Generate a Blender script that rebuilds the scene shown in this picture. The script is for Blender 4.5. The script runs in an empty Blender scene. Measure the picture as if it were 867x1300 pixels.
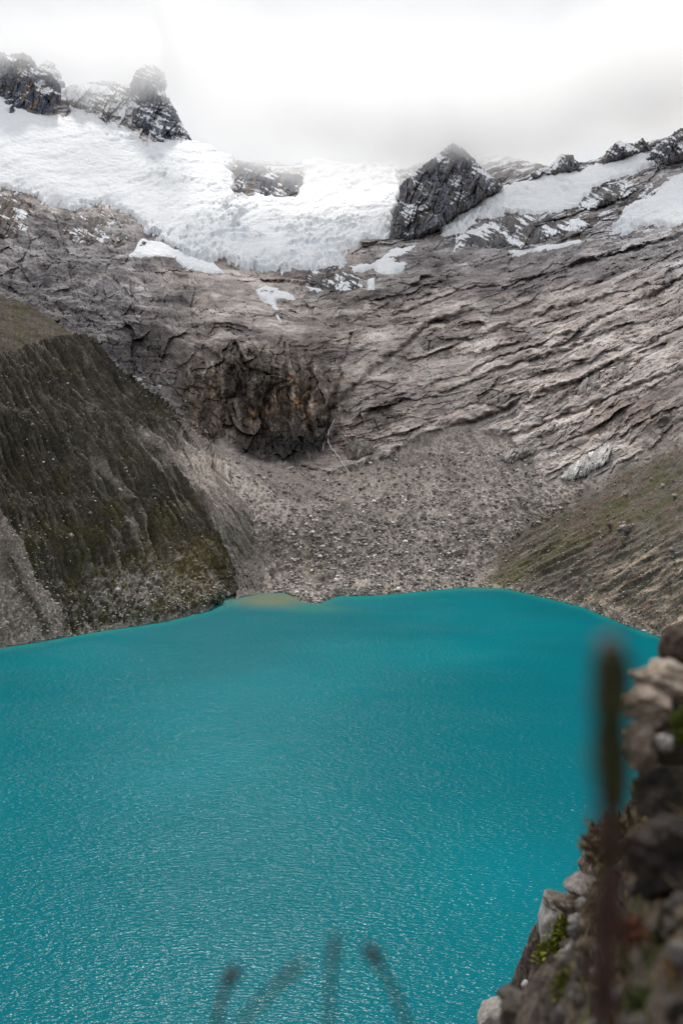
import bpy, math, random
import numpy as np
from mathutils import Vector, Matrix, Euler

random.seed(7)
rng = np.random.RandomState(11)
SC = bpy.context.scene
COL = SC.collection
F = 1265.0            # focal length in reference pixels (frame 867 x 1300)
CZ = 80.0             # eye height above the lake
HZ = 600.0            # row of the horizon

# ------------------------------------------------------------------ camera
cam_d = bpy.data.cameras.new("camera")
cam = bpy.data.objects.new("camera", cam_d)
COL.objects.link(cam)
cam.location = (0, 0, CZ)
cam.rotation_euler = (math.radians(90), 0, 0)
cam_d.sensor_fit = 'VERTICAL'
cam_d.sensor_height = 36.0
cam_d.sensor_width = 24.0
cam_d.lens = 36.0 * F / 1300.0
cam_d.shift_y = -50.0 / 1300.0
cam_d.clip_start = 0.05
cam_d.clip_end = 20000
cam_d.dof.use_dof = True
cam_d.dof.focus_distance = 150.0
cam_d.dof.aperture_fstop = 2.1
SC.camera = cam

# ------------------------------------------------------------------ light
SUN_EL, SUN_AZ = math.radians(52), math.radians(-9)   # azimuth from +Y, negative = left
w = bpy.data.worlds.new("World")
SC.world = w
w.use_nodes = True
nt = w.node_tree
for n in list(nt.nodes):
    nt.nodes.remove(n)
def N(tree, t, **k):
    n = tree.nodes.new(t)
    for a, b in k.items():
        setattr(n, a, b)
    return n
sky = N(nt, 'ShaderNodeTexSky', sky_type='NISHITA', sun_disc=False)
sky.sun_elevation = SUN_EL
sky.sun_rotation = SUN_AZ
sky.altitude = 4500
bg1 = N(nt, 'ShaderNodeBackground'); bg1.inputs['Strength'].default_value = 0.08
nt.links.new(sky.outputs[0], bg1.inputs[0])
tc = N(nt, 'ShaderNodeTexCoord')
nz = N(nt, 'ShaderNodeTexNoise'); nz.inputs['Scale'].default_value = 3.2
nz.inputs['Detail'].default_value = 5; nz.inputs['Roughness'].default_value = 0.5
nt.links.new(tc.outputs['Generated'], nz.inputs['Vector'])
rp = N(nt, 'ShaderNodeValToRGB')
rp.color_ramp.elements[0].position = 0.38; rp.color_ramp.elements[0].color = (0.82, 0.835, 0.865, 1)
rp.color_ramp.elements[1].position = 0.60; rp.color_ramp.elements[1].color = (0.96, 0.965, 0.98, 1)
nt.links.new(nz.outputs['Fac'], rp.inputs[0])
bg2 = N(nt, 'ShaderNodeBackground'); bg2.inputs['Strength'].default_value = 1.0
nt.links.new(rp.outputs[0], bg2.inputs[0])
mx = N(nt, 'ShaderNodeMixShader'); mx.inputs[0].default_value = 0.96
nt.links.new(bg1.outputs[0], mx.inputs[1]); nt.links.new(bg2.outputs[0], mx.inputs[2])
wo = N(nt, 'ShaderNodeOutputWorld')
nt.links.new(mx.outputs[0], wo.inputs[0])

sd = bpy.data.lights.new("sun", 'SUN')
sd.energy = 3.2
sd.angle = math.radians(5.0)
sd.color = (1.0, 0.96, 0.9)
sun = bpy.data.objects.new("sun", sd)
COL.objects.link(sun)
sun_dir = Vector((math.sin(SUN_AZ) * math.cos(SUN_EL), math.cos(SUN_AZ) * math.cos(SUN_EL), math.sin(SUN_EL)))
sun.rotation_euler = sun_dir.to_track_quat('Z', 'Y').to_euler()
sun.location = (0, 0, 300)

SC.view_settings.view_transform = 'Standard'
SC.view_settings.look = 'None'
SC.view_settings.exposure = 0.0
SC.view_settings.gamma = 1.0
SC.cycles.use_denoising = True
SC.cycles.volume_bounces = 10
SC.cycles.max_bounces = 12

# ------------------------------------------------------------------ noise
_perm = rng.permutation(256).astype(np.int32)
_perm = np.concatenate([_perm, _perm, _perm])
_grad = rng.normal(size=(256, 3)); _grad /= np.linalg.norm(_grad, axis=1)[:, None]
_gx, _gy, _gz = [np.ascontiguousarray(_grad[:, i], dtype=np.float32) for i in range(3)]
_g2 = rng.uniform(0, 6.2832, 256); _cx, _cy = np.cos(_g2).astype(np.float32), np.sin(_g2).astype(np.float32)
from concurrent.futures import ThreadPoolExecutor
_pool = ThreadPoolExecutor(4)
def _pn(x, y, z):
    x0 = np.floor(x); y0 = np.floor(y)
    xf = (x - x0).astype(np.float32); yf = (y - y0).astype(np.float32)
    xi = x0.astype(np.int32) & 255; yi = y0.astype(np.int32) & 255
    u = xf * xf * xf * (xf * (xf * 6 - 15) + 10); v = yf * yf * yf * (yf * (yf * 6 - 15) + 10)
    if z is None:
        A = _perm[xi]; Bq = _perm[xi + 1]
        def g2(P_, b, fx, fy):
            h = _perm[P_ + yi + b]
            return _cx[h] * fx + _cy[h] * fy
        a = g2(A, 0, xf, yf); a = a + u * (g2(Bq, 0, xf - 1, yf) - a)
        c = g2(A, 1, xf, yf - 1); c = c + u * (g2(Bq, 1, xf - 1, yf - 1) - c)
        return 1.35 * (a + v * (c - a))
    z0 = np.floor(z); zf = (z - z0).astype(np.float32); zi = z0.astype(np.int32) & 255
    s = zf * zf * zf * (zf * (zf * 6 - 15) + 10)
    A = _perm[xi]; Bq = _perm[xi + 1]
    AA, AB, BA, BB = _perm[A + yi], _perm[A + yi + 1], _perm[Bq + yi], _perm[Bq + yi + 1]
    def g(P_, c, fx, fy, fz):
        h = _perm[P_ + zi + c]
        return _gx[h] * fx + _gy[h] * fy + _gz[h] * fz
    def pl(c, fz):
        a = g(AA, c, xf, yf, fz); a = a + u * (g(BA, c, xf - 1, yf, fz) - a)
        b = g(AB, c, xf, yf - 1, fz); b = b + u * (g(BB, c, xf - 1, yf - 1, fz) - b)
        return a + v * (b - a)
    p = pl(0, zf)
    return 1.5 * (p + s * (pl(1, zf - 1) - p))
def perlin(x, y, z=None):
    if z is None: x, y = np.broadcast_arrays(np.asarray(x, float), np.asarray(y, float))
    else: x, y, z = np.broadcast_arrays(np.asarray(x, float), np.asarray(y, float), np.asarray(z, float))
    if x.ndim == 2 and x.shape[0] > 64:
        ks = np.array_split(np.arange(x.shape[0]), 12)
        return np.concatenate(list(_pool.map(lambda k: _pn(x[k[0]:k[-1] + 1], y[k[0]:k[-1] + 1], None if z is None else z[k[0]:k[-1] + 1]), ks)))
    return _pn(x, y, z)
def fbm(x, y, z=None, o=4, r=0.5, ridged=False):
    t = 0; a = 1.0; n = 0
    for i in range(o):
        k = 2.03 ** i
        p = perlin(x * k + 17.3 * i, y * k - 9.1 * i, None if z is None else z * k + 3.7 * i)
        if ridged:
            p = 1 - 2.2 * np.abs(p)
        t = t + a * p; n += a; a *= r
    return t / n
_wr = rng.rand(4, 4096).astype(np.float32)
def _wl(x, y, sd_):
    xi = np.floor(x).astype(np.int64); yi = np.floor(y).astype(np.int64)
    b1 = np.full(x.shape, 9., np.float32); b2 = b1.copy(); bh = np.zeros(x.shape, np.int64); bx_ = np.zeros(x.shape, np.float32); by_ = bx_.copy()
    for i in (-1, 0, 1):
        for j in (-1, 0, 1):
            h = ((xi + i) * 73856093 ^ (yi + j) * 19349663 ^ sd_ * 83492791) & 4095
            dx = (x - (xi + i) - _wr[0][h]).astype(np.float32); dy = (y - (yi + j) - _wr[1][h]).astype(np.float32)
            d = dx * dx + dy * dy
            c = d < b1
            b2 = np.where(c, b1, np.minimum(b2, d)); b1 = np.where(c, d, b1)
            bh = np.where(c, h, bh); bx_ = np.where(c, dx, bx_); by_ = np.where(c, dy, by_)
    e = np.sqrt(b2) - np.sqrt(b1)
    return _wr[2][bh] - .5, bx_, by_, e, _wr[3][bh] - .5, _wr[2][(bh * 7 + 13) & 4095] - .5
def facets(x, y, seed=0, tilt=1.6, groove=.25):
    """angular broken blocks: every cell has its own level and tilt, with open joints; returns height about 0"""
    x, y = np.broadcast_arrays(np.asarray(x, float), np.asarray(y, float))
    def f(x, y):
        r, dx, dy, e, gx, gy = _wl(x, y, seed)
        return r + tilt * (gx * dx + gy * dy) - groove * np.clip(1 - e / .16, 0, 1)
    if x.shape[0] > 64 and x.ndim == 2:
        ks = np.array_split(np.arange(x.shape[0]), 12)
        return np.concatenate(list(_pool.map(lambda k: f(x[k[0]:k[-1] + 1], y[k[0]:k[-1] + 1]), ks)))
    return f(x, y)
def sstep(a, b, x):
    t = np.clip((x - a) / (b - a), 0, 1)
    return t * t * (3 - 2 * t)
def mixc(c, d, m):
    return c + (np.asarray(d, float) - c) * m[..., None]

def sdpoly(poly, x, y):
    """signed distance in pixels, positive inside"""
    p = np.array(poly, float); q = np.roll(p, -1, 0)
    d = np.full(x.shape, 1e18); ins = np.zeros(x.shape, bool)
    for (ax, ay), (bx, by) in zip(p, q):
        ex, ey = bx - ax, by - ay
        t = np.clip(((x - ax) * ex + (y - ay) * ey) / (ex * ex + ey * ey + 1e-9), 0, 1)
        d = np.minimum(d, (x - ax - t * ex) ** 2 + (y - ay - t * ey) ** 2)
        if ay != by:
            c = ((ay > y) != (by > y)) & (x < ex * (y - ay) / ey + ax)
            ins ^= c
    d = np.sqrt(d)
    return np.where(ins, d, -d)
def dline(pts, x, y):
    """distance to polyline and side (positive = below it in the picture)"""
    d = np.full(x.shape, 1e18); sd_ = np.zeros(x.shape)
    for (ax, ay), (bx, by) in zip(pts[:-1], pts[1:]):
        ex, ey = bx - ax, by - ay
        t = np.clip(((x - ax) * ex + (y - ay) * ey) / (ex * ex + ey * ey + 1e-9), 0, 1)
        dx, dy = x - ax - t * ex, y - ay - t * ey
        dd = dx * dx + dy * dy
        c = dd < d
        sd_ = np.where(c, np.sign(ex * dy - ey * dx), sd_)
        d = np.where(c, dd, d)
    return np.sqrt(d), sd_

class TPS:
    def __init__(s, pts, lam=1e-4):
        a = np.array(pts, float)
        s.p = a[:, :2] / 300.0; v = np.log(a[:, 2])
        n = len(a)
        r2 = ((s.p[:, None] - s.p[None]) ** 2).sum(-1)
        K = s.k(r2) + lam * np.eye(n)
        Q = np.c_[np.ones(n), s.p]
        A = np.block([[K, Q], [Q.T, np.zeros((3, 3))]])
        s.w = np.linalg.solve(A, np.r_[v, 0, 0, 0])
    @staticmethod
    def k(r2):
        return 0.5 * r2 * np.log(r2 + 1e-12)
    def __call__(s, x, y):
        x = np.asarray(x, float) / 300; y = np.asarray(y, float) / 300
        o = s.w[-3] + s.w[-2] * x + s.w[-1] * y
        for i in range(len(s.p)):
            o = o + s.w[i] * s.k((x - s.p[i, 0]) ** 2 + (y - s.p[i, 1]) ** 2)
        return np.exp(o)

def W(px, py, D):
    px, py, D = np.broadcast_arrays(np.asarray(px, float), np.asarray(py, float), np.asarray(D, float))
    return np.stack([(px - 433.5) / F * D, D, CZ + (HZ - py) / F * D], -1)
def Dw(py):            # distance at which a ray in this row meets the lake
    return CZ * F / (py - HZ)

def blur_(a, k):
    for ax in (0, 1):
        p = np.concatenate([np.repeat(np.take(a, [0], ax), k, ax), a, np.repeat(np.take(a, [-1], ax), k + 1, ax)], ax)
        c = np.cumsum(p, ax); n_ = a.shape[ax]
        a = (np.take(c, np.arange(n_) + 2 * k, ax) - np.take(c, np.arange(n_), ax)) / (2 * k)
    return a

# ------------------------------------------------------------------ tags, meshes
def tag(o, label=None, cat=None, group=None, kind=None):
    if label: o['label'] = label
    if cat: o['category'] = cat
    if group: o['group'] = group
    if kind: o['kind'] = kind
    return o
def link(name, me, mat=None, parent=None):
    o = bpy.data.objects.new(name, me)
    COL.objects.link(o)
    if mat is not None and me is not None and not me.materials:
        me.materials.append(mat)
    if parent: o.parent = parent
    return o
def mesh_np(name, V, Fa, color=None, smooth=True, attrs=None):
    V = np.ascontiguousarray(V.reshape(-1, 3), dtype=np.float32)
    Fa = np.ascontiguousarray(Fa, dtype=np.int32)
    used = np.unique(Fa)
    if len(used) < len(V):
        mp = np.full(len(V), -1, np.int32); mp[used] = np.arange(len(used))
        V = V[used]; Fa = mp[Fa]
        if color is not None: color = color.reshape(-1, 3)[used]
        if attrs: attrs = {k: a.reshape(-1)[used] for k, a in attrs.items()}
    me = bpy.data.meshes.new(name)
    n = Fa.shape[1]
    me.vertices.add(len(V)); me.vertices.foreach_set('co', V.ravel())
    me.loops.add(Fa.size); me.loops.foreach_set('vertex_index', Fa.ravel())
    me.polygons.add(len(Fa)); me.polygons.foreach_set('loop_start', np.arange(0, Fa.size, n, dtype=np.int32))
    me.update(calc_edges=True)
    me.polygons.foreach_set('use_smooth', np.full(len(Fa), smooth))
    if color is not None:
        c = np.ones((len(V), 4), np.float32); c[:, :3] = np.clip(color.reshape(-1, 3), 0, 1)
        at = me.color_attributes.new('Col', 'FLOAT_COLOR', 'POINT')
        at.data.foreach_set('color', c.ravel())
    for k, a in (attrs or {}).items():
        at = me.attributes.new(k, 'FLOAT', 'POINT'); at.data.foreach_set('value', a.reshape(-1).astype(np.float32))
    me.validate()
    return me
def gridfaces(nr, nc):
    i = np.arange(nr * nc).reshape(nr, nc)
    return np.stack([i[:-1, :-1], i[1:, :-1], i[1:, 1:], i[:-1, 1:]], -1).reshape(-1, 4)
def gnormals(P):
    du = np.gradient(P, axis=1); dv = np.gradient(P, axis=0)
    n = np.cross(dv, du)
    n /= np.linalg.norm(n, axis=-1)[..., None] + 1e-9
    return n        # columns go right, rows go down: dv x du points to the viewer
def smooth_n(n, k):
    for _ in range(k):
        n = (n + np.roll(n, 1, 0) + np.roll(n, -1, 0) + np.roll(n, 1, 1) + np.roll(n, -1, 1)) / 5
    return n / (np.linalg.norm(n, axis=-1)[..., None] + 1e-9)

# ------------------------------------------------------------------ materials
def newmat(name):
    m = bpy.data.materials.new(name); m.use_nodes = True
    t = m.node_tree
    b = t.nodes['Principled BSDF']
    return m, t, b
def terrain_mat(name, scales, var=0.35, bump=0.6, rough=0.95, bdist=1.0, spec=0.15, objspace=True, tint=None):
    """vertex colour x grain noise, with bump at given world scales"""
    m, t, b = newmat(name)
    L = t.links.new
    at = N(t, 'ShaderNodeAttribute', attribute_name='Col')
    tc = N(t, 'ShaderNodeTexCoord')
    fac = None; hs = None
    for i, sc_ in enumerate(scales):
        nz = N(t, 'ShaderNodeTexNoise'); nz.inputs['Scale'].default_value = 1.0 / sc_
        nz.inputs['Detail'].default_value = 4; nz.inputs['Roughness'].default_value = 0.65
        L(tc.outputs['Object'], nz.inputs['Vector'])
        mm = N(t, 'ShaderNodeMapRange')
        mm.inputs['From Min'].default_value = 0.3; mm.inputs['From Max'].default_value = 0.7
        mm.inputs['To Min'].default_value = 1 - var; mm.inputs['To Max'].default_value = 1 + var
        L(nz.outputs['Fac'], mm.inputs['Value'])
        if fac is None: fac = mm.outputs[0]
        else:
            q = N(t, 'ShaderNodeMath', operation='MULTIPLY'); L(fac, q.inputs[0]); L(mm.outputs[0], q.inputs[1]); fac = q.outputs[0]
        q = N(t, 'ShaderNodeMath', operation='MULTIPLY'); L(nz.outputs['Fac'], q.inputs[0]); q.inputs[1].default_value = sc_ * bdist
        if hs is None: hs = q.outputs[0]
        else:
            a = N(t, 'ShaderNodeMath', operation='ADD'); L(hs, a.inputs[0]); L(q.outputs[0], a.inputs[1]); hs = a.outputs[0]
    vm = N(t, 'ShaderNodeVectorMath', operation='SCALE'); L(at.outputs['Color'], vm.inputs[0]); L(fac, vm.inputs['Scale'])
    L(vm.outputs[0], b.inputs['Base Color'])
    bp = N(t, 'ShaderNodeBump'); bp.inputs['Strength'].default_value = bump; bp.inputs['Distance'].default_value = 1.0
    L(hs, bp.inputs['Height']); L(bp.outputs[0], b.inputs['Normal'])
    b.inputs['Roughness'].default_value = rough
    b.inputs['Specular IOR Level'].default_value = spec
    return m
M_rock = terrain_mat('rock_material', [2.4, 0.8], 0.25, 0.35)
M_scree = terrain_mat('scree_material', [2.2, 0.8], 0.38, 0.6)
M_moraine = terrain_mat('moraine_material', [2.4, 0.8], 0.42, 0.7)
M_snow = terrain_mat('snow_material', [9.0, 2.5], 0.03, 0.5, 0.6)
M_far_stone = terrain_mat('stone_material', [1.2, 0.4], 0.22, 0.5)

# ================================================================== MOUNTAIN SHEET
SHORE = [(-260, 900), (-60, 838), (0, 823), (60, 813), (130, 801), (210, 789), (250, 779), (290, 768), (306, 757), (332, 753),
         (362, 752), (384, 764), (402, 767), (428, 757), (480, 756), (520, 752), (560, 748), (600, 745), (640, 747),
         (680, 756), (740, 771), (800, 796), (835, 808), (870, 826), (950, 872), (1130, 965)]
SHX = [p[0] for p in SHORE]; SHY = [p[1] for p in SHORE]
def shore_y(x): return np.interp(x, SHX, SHY)
mt = [(-250, 560, 760), (-250, 400, 880), (-250, 250, 1120), (-250, 0, 1500),
      (0, 380, 1010), (0, 300, 1150), (0, 250, 1250), (0, 150, 1500), (0, 60, 1700),
      (100, 430, 980), (100, 350, 1090), (100, 280, 1230), (100, 150, 1600), (200, 500, 920), (200, 400, 1010), (200, 330, 1140),
      (200, 250, 1370), (190, 100, 1760), (262, 570, 870), (330, 588, 872), (330, 445, 905), (330, 400, 1010), (400, 588, 872),
      (400, 470, 925), (230, 540, 885), (240, 450, 950),
      (0, 600, 860), (0, 760, 640), (150, 700, 740), (250, 740, 660), (250, 640, 690), (318, 640, 732), (291, 613, 748), (331, 613, 805), (352, 651, 762), (365, 632, 805), (347, 667, 730), (400, 690, 750), (400, 720, 716), 
      (320, 753, 662), (430, 757, 645), (520, 752, 670), (600, 745, 698), (600, 700, 742), (600, 640, 792), (600, 560, 862),
      (450, 735, 690), (450, 700, 738), (450, 650, 800), (450, 600, 858), (450, 540, 905), (450, 480, 962), (450, 420, 1050),
      (450, 350, 1170), (450, 300, 1310), (450, 250, 1460), (450, 200, 1620), (330, 350, 1150), (330, 705, 697),
      (600, 480, 930), (600, 400, 1035), (600, 330, 1160), (600, 290, 1260), (600, 200, 1470),
      (740, 771, 592), (740, 700, 640), (740, 640, 690), (740, 560, 762), (740, 470, 850), (740, 380, 960), (740, 300, 1130),
      (740, 210, 1350), (835, 808, 486), (867, 760, 494), (867, 700, 528), (867, 640, 570), (867, 560, 635), (867, 480, 715),
      (867, 400, 820), (867, 300, 1000), (867, 220, 1200), (867, 160, 1350), (680, 756, 648), (640, 747, 688),
      (1120, 960, 281), (1120, 800, 325), (1120, 600, 410), (1120, 400, 580), (1120, 200, 850), (1120, 60, 1100)]
DM = TPS(mt, 2e-4)

us = np.concatenate([np.linspace(-250, -12, 40), np.arange(-10, 878, 1.15), np.linspace(881, 1120, 40)])
NR = 600
TOPX = [-250, 0, 80, 110, 160, 200, 240, 300, 500, 620, 700, 740, 800, 867, 1120]
TOPY = [0, 100, 112, 105, 106, 125, 180, 205, 212, 196, 212, 205, 186, 168, 60]
tt = np.linspace(0, 1, NR)[:, None]
U = np.broadcast_to(us[None, :], (NR, len(us))).copy()
m_shore = shore_y(U[0])
m_shore = np.where(U[0] < 300, np.interp(U[0], [-250, 300], [700, 757]), m_shore)   # hidden behind the moraine
ybot = m_shore + 26
ytop = np.interp(us, TOPX, TOPY)
Vv = ytop + (ybot - ytop) * tt
D0 = DM(U, Vv)
Dws = Dw(np.maximum(m_shore, 640))
# below the shoreline: the lake bed
below = np.clip(Vv - m_shore, 0, None)
near = sstep(22, 0, np.abs(Vv - m_shore)) * (U > 295)
Dsh = CZ * F / (np.maximum(Vv, 640) - HZ) * (1 + 0.006 * below) 
k_up = np.clip(m_shore - Vv, 0, None)
Dlin = Dws * (1 + 0.0016 * k_up)
D0 = np.where(Vv > m_shore, Dsh, D0 * (1 - near) + near * np.maximum(Dlin, 0))
D0 = np.where((Vv > m_shore) & (U < 295), DM(U, Vv) * 1.0, D0)
B = W(U, Vv, D0)
nb = smooth_n(gnormals(B), 12)

X3, Y3, Z3 = B[..., 0], B[..., 1], B[..., 2]
x, y = U, Vv
n40 = fbm(X3 / 90, Y3 / 90, Z3 / 90, 4)
n10 = fbm(X3 / 22, Y3 / 22, Z3 / 22, 4)
n3 = fbm(X3 / 6, Y3 / 6, Z3 / 6, 3, 0.6)
rg = fbm(X3 / 45, Y3 / 45, Z3 / 45, 5, 0.55, ridged=True)

# zones -------------------------------------------------------------
SCREE = [(240, 540), (262, 566), (300, 578), (350, 592), (415, 603), (440, 590), (500, 585), (520, 560), (560, 547), (600, 540), (640, 552),
         (665, 580), (700, 612), (740, 600), (762, 612), (700, 655), (640, 690), (612, 715), (600, 745), (600, 800), (200, 800), (200, 560)]
GRASS = [(1130, 470), (867, 556), (800, 585), (740, 622), (700, 640), (655, 668), (625, 700), (606, 745), (606, 830), (1130, 1100)]
CLIFF = [(225, 500), (245, 462), (290, 448), (330, 440), (372, 448), (405, 470), (432, 500), (425, 545), (405, 580), (380, 592), (330, 588),
         (285, 560), (262, 566), (240, 545)]
wob = 7 * perlin(x / 22, y / 22) + 4 * perlin(x / 8, y / 8)
s_scree = sdpoly(SCREE, x, y) + wob
s_grass = sdpoly(GRASS, x, y) + wob
s_cliff = sdpoly(CLIFF, x, y) + 7 + wob * 1.0 + 22 * fbm(x / 45 + 3, y / 30, None, 4, .6)
m_scree = sstep(-4, 6, s_scree)
m_grass = sstep(-16, 16, s_grass + 9 * fbm(x / 30, y / 12, None, 4, .65))
m_cliff = sstep(-14, 16, s_cliff + 6 * n10) * (1 - m_scree)
m_rock = (1 - m_scree) * (1 - m_grass)

# bedding potential: bowl shaped lines that rise to both sides
bx = x - 385
s = y + np.where(bx > 0, np.interp(y, [300, 360, 500], [.00042, .00048, .00070]), 0.0003) * bx * bx
s = s + 7 * fbm(x / 150, y / 70, None, 3) + 1.6 * perlin(x / 25, y / 14)
def saw(f, drop=0.16):
    f = f - np.floor(f)
    return np.where(f < 1 - drop, f / (1 - drop), (1 - f) / drop)
j1 = fbm(x / 150, s / 40, None, 3); j2 = fbm(x / 60 + 5, s / 14, None, 3)
a1 = np.clip(0.5 + 1.6 * fbm(x / 70, s / 30 + 9, None, 3), 0, 1.4)
a2 = np.clip(0.4 + 1.8 * fbm(x / 34 + 3, s / 12, None, 3), 0, 1.4)
a3 = np.clip(0.4 + 2.0 * fbm(x / 16 + 7, s / 7, None, 2), 0, 1.4)
px_m = D0 / F                                     # metres per pixel here
jq = (x + .55 * y) / 42 + .8 * perlin(x / 50, y / 50)
jc = np.floor(jq).astype(np.int64) & 4095; jf = jq - np.floor(jq)
jq2 = (x + .3 * y) / 15 + .9 * perlin(x / 22, y / 22 + 8)
jc2 = np.floor(jq2).astype(np.int64) & 4095; jf2 = jq2 - np.floor(jq2)
jr, jr2 = _wr[2][jc], _wr[3][jc2]
patch = sstep(-.35, .35, fbm(x / 110 + 4, s / 45, None, 3))
fc1 = facets(x / 34 + s / 90, s / 15, 1, 1.8, .3); fc2 = facets(x / 15 + s / 40, s / 6.5, 2, 1.8, .35); fc3 = facets(x / 7, s / 3.6, 3, 1.5, .3)
strata = px_m * (17.0 * a1 ** 1.5 * saw(s / 36 + 1.0 * j1 + .25 * jr, .08) + 5.0 * a2 ** 1.6 * patch * saw(s / 13.5 + 1.2 * j2 + .7 * jr + .35 * jr2, .13)
                 + 1.6 * a3 * saw(s / 5.4 + 1.4 * j2 + 1.2 * j1 + 1.0 * jr2, .25)
                 + 6.5 * fc1 + 4.0 * fc2 + 2.2 * fc3 + 1.0 * fbm(x / 60, s / 7, None, 3, .65, True)) * (.4 + .75 * sstep(-.3, .3, fbm(x / 90 + 13, s / 40 + 5, None, 3)))
# gullies / cracks and ledges traced from the place
CRACKS = [([(420, 520), (440, 500), (478, 468), (520, 438), (548, 410), (600, 398)], 3.0, 9),
          ([(446, 424), (440, 448), (428, 472)], 2.2, 7),
          ([(432, 476), (420, 520), (412, 560)], 4, 10),
          ([(500, 580), (560, 548), (640, 522), (690, 500), (745, 482), (800, 452), (867, 412)], 3.2, 10),
          ([(640, 520), (600, 512), (566, 528)], 2.0, 5),
          ([(730, 368), (770, 358), (810, 344)], 3.5, 8), ([(775, 326), (815, 316)], 3, 6),
          ([(512, 362), (545, 366), (560, 360)], 3, 6), ([(432, 402), (448, 410), (460, 404)], 3, 6),
          ([(525, 430), (548, 410), (566, 408)], 4, 6), ([(720, 500), (760, 470), (800, 462)], 4, 7),
          ([(600, 470), (680, 440), (760, 408), (867, 352)], 2.2, 8), ([(560, 500), (640, 470), (720, 445), (800, 410)], 2.0, 6), ([(500, 400), (580, 372), (660, 358), (760, 330), (867, 300)], 2.2, 7), ([(620, 420), (700, 392), (800, 372), (867, 340)], 2.0, 6), ([(470, 520), (520, 505), (560, 480)], 2.0, 5), ([(640, 560), (700, 536), (780, 505), (867, 470)], 2.6, 8), ([(255, 440), (300, 470), (320, 520)], 2.4, 6), ([(300, 440), (318, 470), (352, 480)], 2.0, 6),
          ([(395, 470), (388, 520), (400, 560)], 2.6, 7), ([(345, 470), (342, 520)], 2, 5),
          ([(140, 400), (180, 440), (230, 470)], 4, 7), ([(180, 380), (230, 430), (260, 450)], 3, 6),
          ([(600, 300), (640, 300), (690, 310), (735, 300)], 3, 5), ([(30, 290), (80, 300), (140, 312), (175, 300)], 2.4, 6),
          ([(455, 306), (440, 318), (412, 362)], 2, 4), ([(310, 352), (350, 360), (400, 366), (455, 366)], 2.4, 7)]
carve = np.zeros_like(x)
for pts, wd, dp in CRACKS:
    d, sgn = dline(pts, x + 3 * perlin(x / 9, y / 9), y + 3 * perlin(x / 9 + 40, y / 9))
    carve += 1.7 * dp * px_m * (np.exp(-(d / wd) ** 2) * 0.8 - 0.35 * np.exp(-((d - 2.2 * wd) / (1.6 * wd)) ** 2) * (sgn < 0))
disp = m_rock * (9 * n40 + 2.5 * n10 + 1.5 * n3 + 1.5 * rg)
vdisp = m_rock * strata * 1.15 * (1 - m_cliff) - m_rock * carve
# upper left wall: chaotic rubble and slabs instead of long bedding
left = sstep(330, 200, x) * m_rock
disp += left * (3 * rg + 2 * n10)
# dark overhanging cliff with vertical ribs and blocks
rib = fbm(x / 13, y / 60, None, 4, .6, True)
blk = fbm(X3 / 24, Z3 / 26, None, 3, .6, True)
blk2 = saw((x - .5 * y) / 19 + 1.3 * perlin(x / 16, y / 22), .3) * np.clip(.3 + 1.5 * perlin(x / 13, y / 13 + 7), 0, 1)
cf1 = facets((x + .25 * y) / 30 + .5 * perlin(x / 26, y / 26), y / 42, 5, 2.2, .10); cf2 = facets((x - .1 * y) / 9 + .4 * perlin(x / 9, y / 9), y / 17, 6, 2.2, .12); cf3 = facets(x / 4.6, y / 5.5, 7, 1.6, .3)
rough_l = np.maximum(m_cliff, .75 * left)
vdisp *= (1 - .7 * left)
vdisp += rough_l * px_m * (13 * cf1 + 6.5 * cf2 + 2.2 * cf3) + m_cliff * (4 * sstep(0, 40, s_cliff) - 15 * np.exp(-((y - 572) / 15) ** 2))
scr_n = fbm(X3 / 5, Y3 / 5, Z3 / 5, 4, .7)
disp += m_scree * (1.6 * scr_n + 2.0 * n10 + 3.0 * n40 + 1.3 * facets(x / 4, y / 3, 31) + 2.2 * facets(x / 9, y / 6, 32) * sstep(610, 680, y))
# grassy bank: furrows running down to the lake
fq = (x * 0.52 + y * 0.86)                         # across the furrows (they rise to the right)
gr_ = fbm(x/7, y/7, None, 3, .6)
fur = fbm(fq / 9, (x * .86 - y * .52) / 90, None, 3, .5, True)
low = sstep(640, 720, y) * sstep(620, 700, x)
disp += m_grass * (1.6 * n10 + 1.0 * scr_n + low * 3.6 * fur + 1.5 * n40)
disp *= sstep(0, 9, np.abs(Vv - m_shore)) * 0.85 + 0.15
disp = np.where(Vv > m_shore, disp * .1, disp)
vd_ = B - np.array([0, 0, CZ]); vd_ /= np.linalg.norm(vd_, axis=-1)[..., None]
vdisp *= sstep(0, 9, np.abs(Vv - m_shore))
PM = B + nb * disp[..., None] - vd_ * (vdisp - blur_(vdisp, 14))[..., None]
nd = gnormals(PM)

# colours ------------------------------------------------------------
c_r = np.zeros(B.shape) + np.array([.335, .29, .268])
cs = fbm(x / 90, s / 8, None, 4, .6)
c_r = mixc(c_r, [.45, .415, .385], sstep(0.0, .5, cs))
c_r = mixc(c_r, [.17, .155, .15], sstep(-.05, -.5, cs))
c_r = mixc(c_r, [.38, .29, .23], .5 * sstep(.1, .6, fbm(x / 30 + 50, s / 10, None, 3)))
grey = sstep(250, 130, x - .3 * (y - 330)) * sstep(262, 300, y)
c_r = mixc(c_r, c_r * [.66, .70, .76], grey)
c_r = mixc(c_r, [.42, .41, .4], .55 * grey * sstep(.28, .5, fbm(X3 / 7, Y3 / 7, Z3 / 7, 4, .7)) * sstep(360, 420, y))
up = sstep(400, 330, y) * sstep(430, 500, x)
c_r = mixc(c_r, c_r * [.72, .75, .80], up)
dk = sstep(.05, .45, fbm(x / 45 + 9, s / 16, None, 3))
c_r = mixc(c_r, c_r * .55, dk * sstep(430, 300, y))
cs2 = fbm(x / 90 + 3, s / 26, None, 4, .6)
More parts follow.
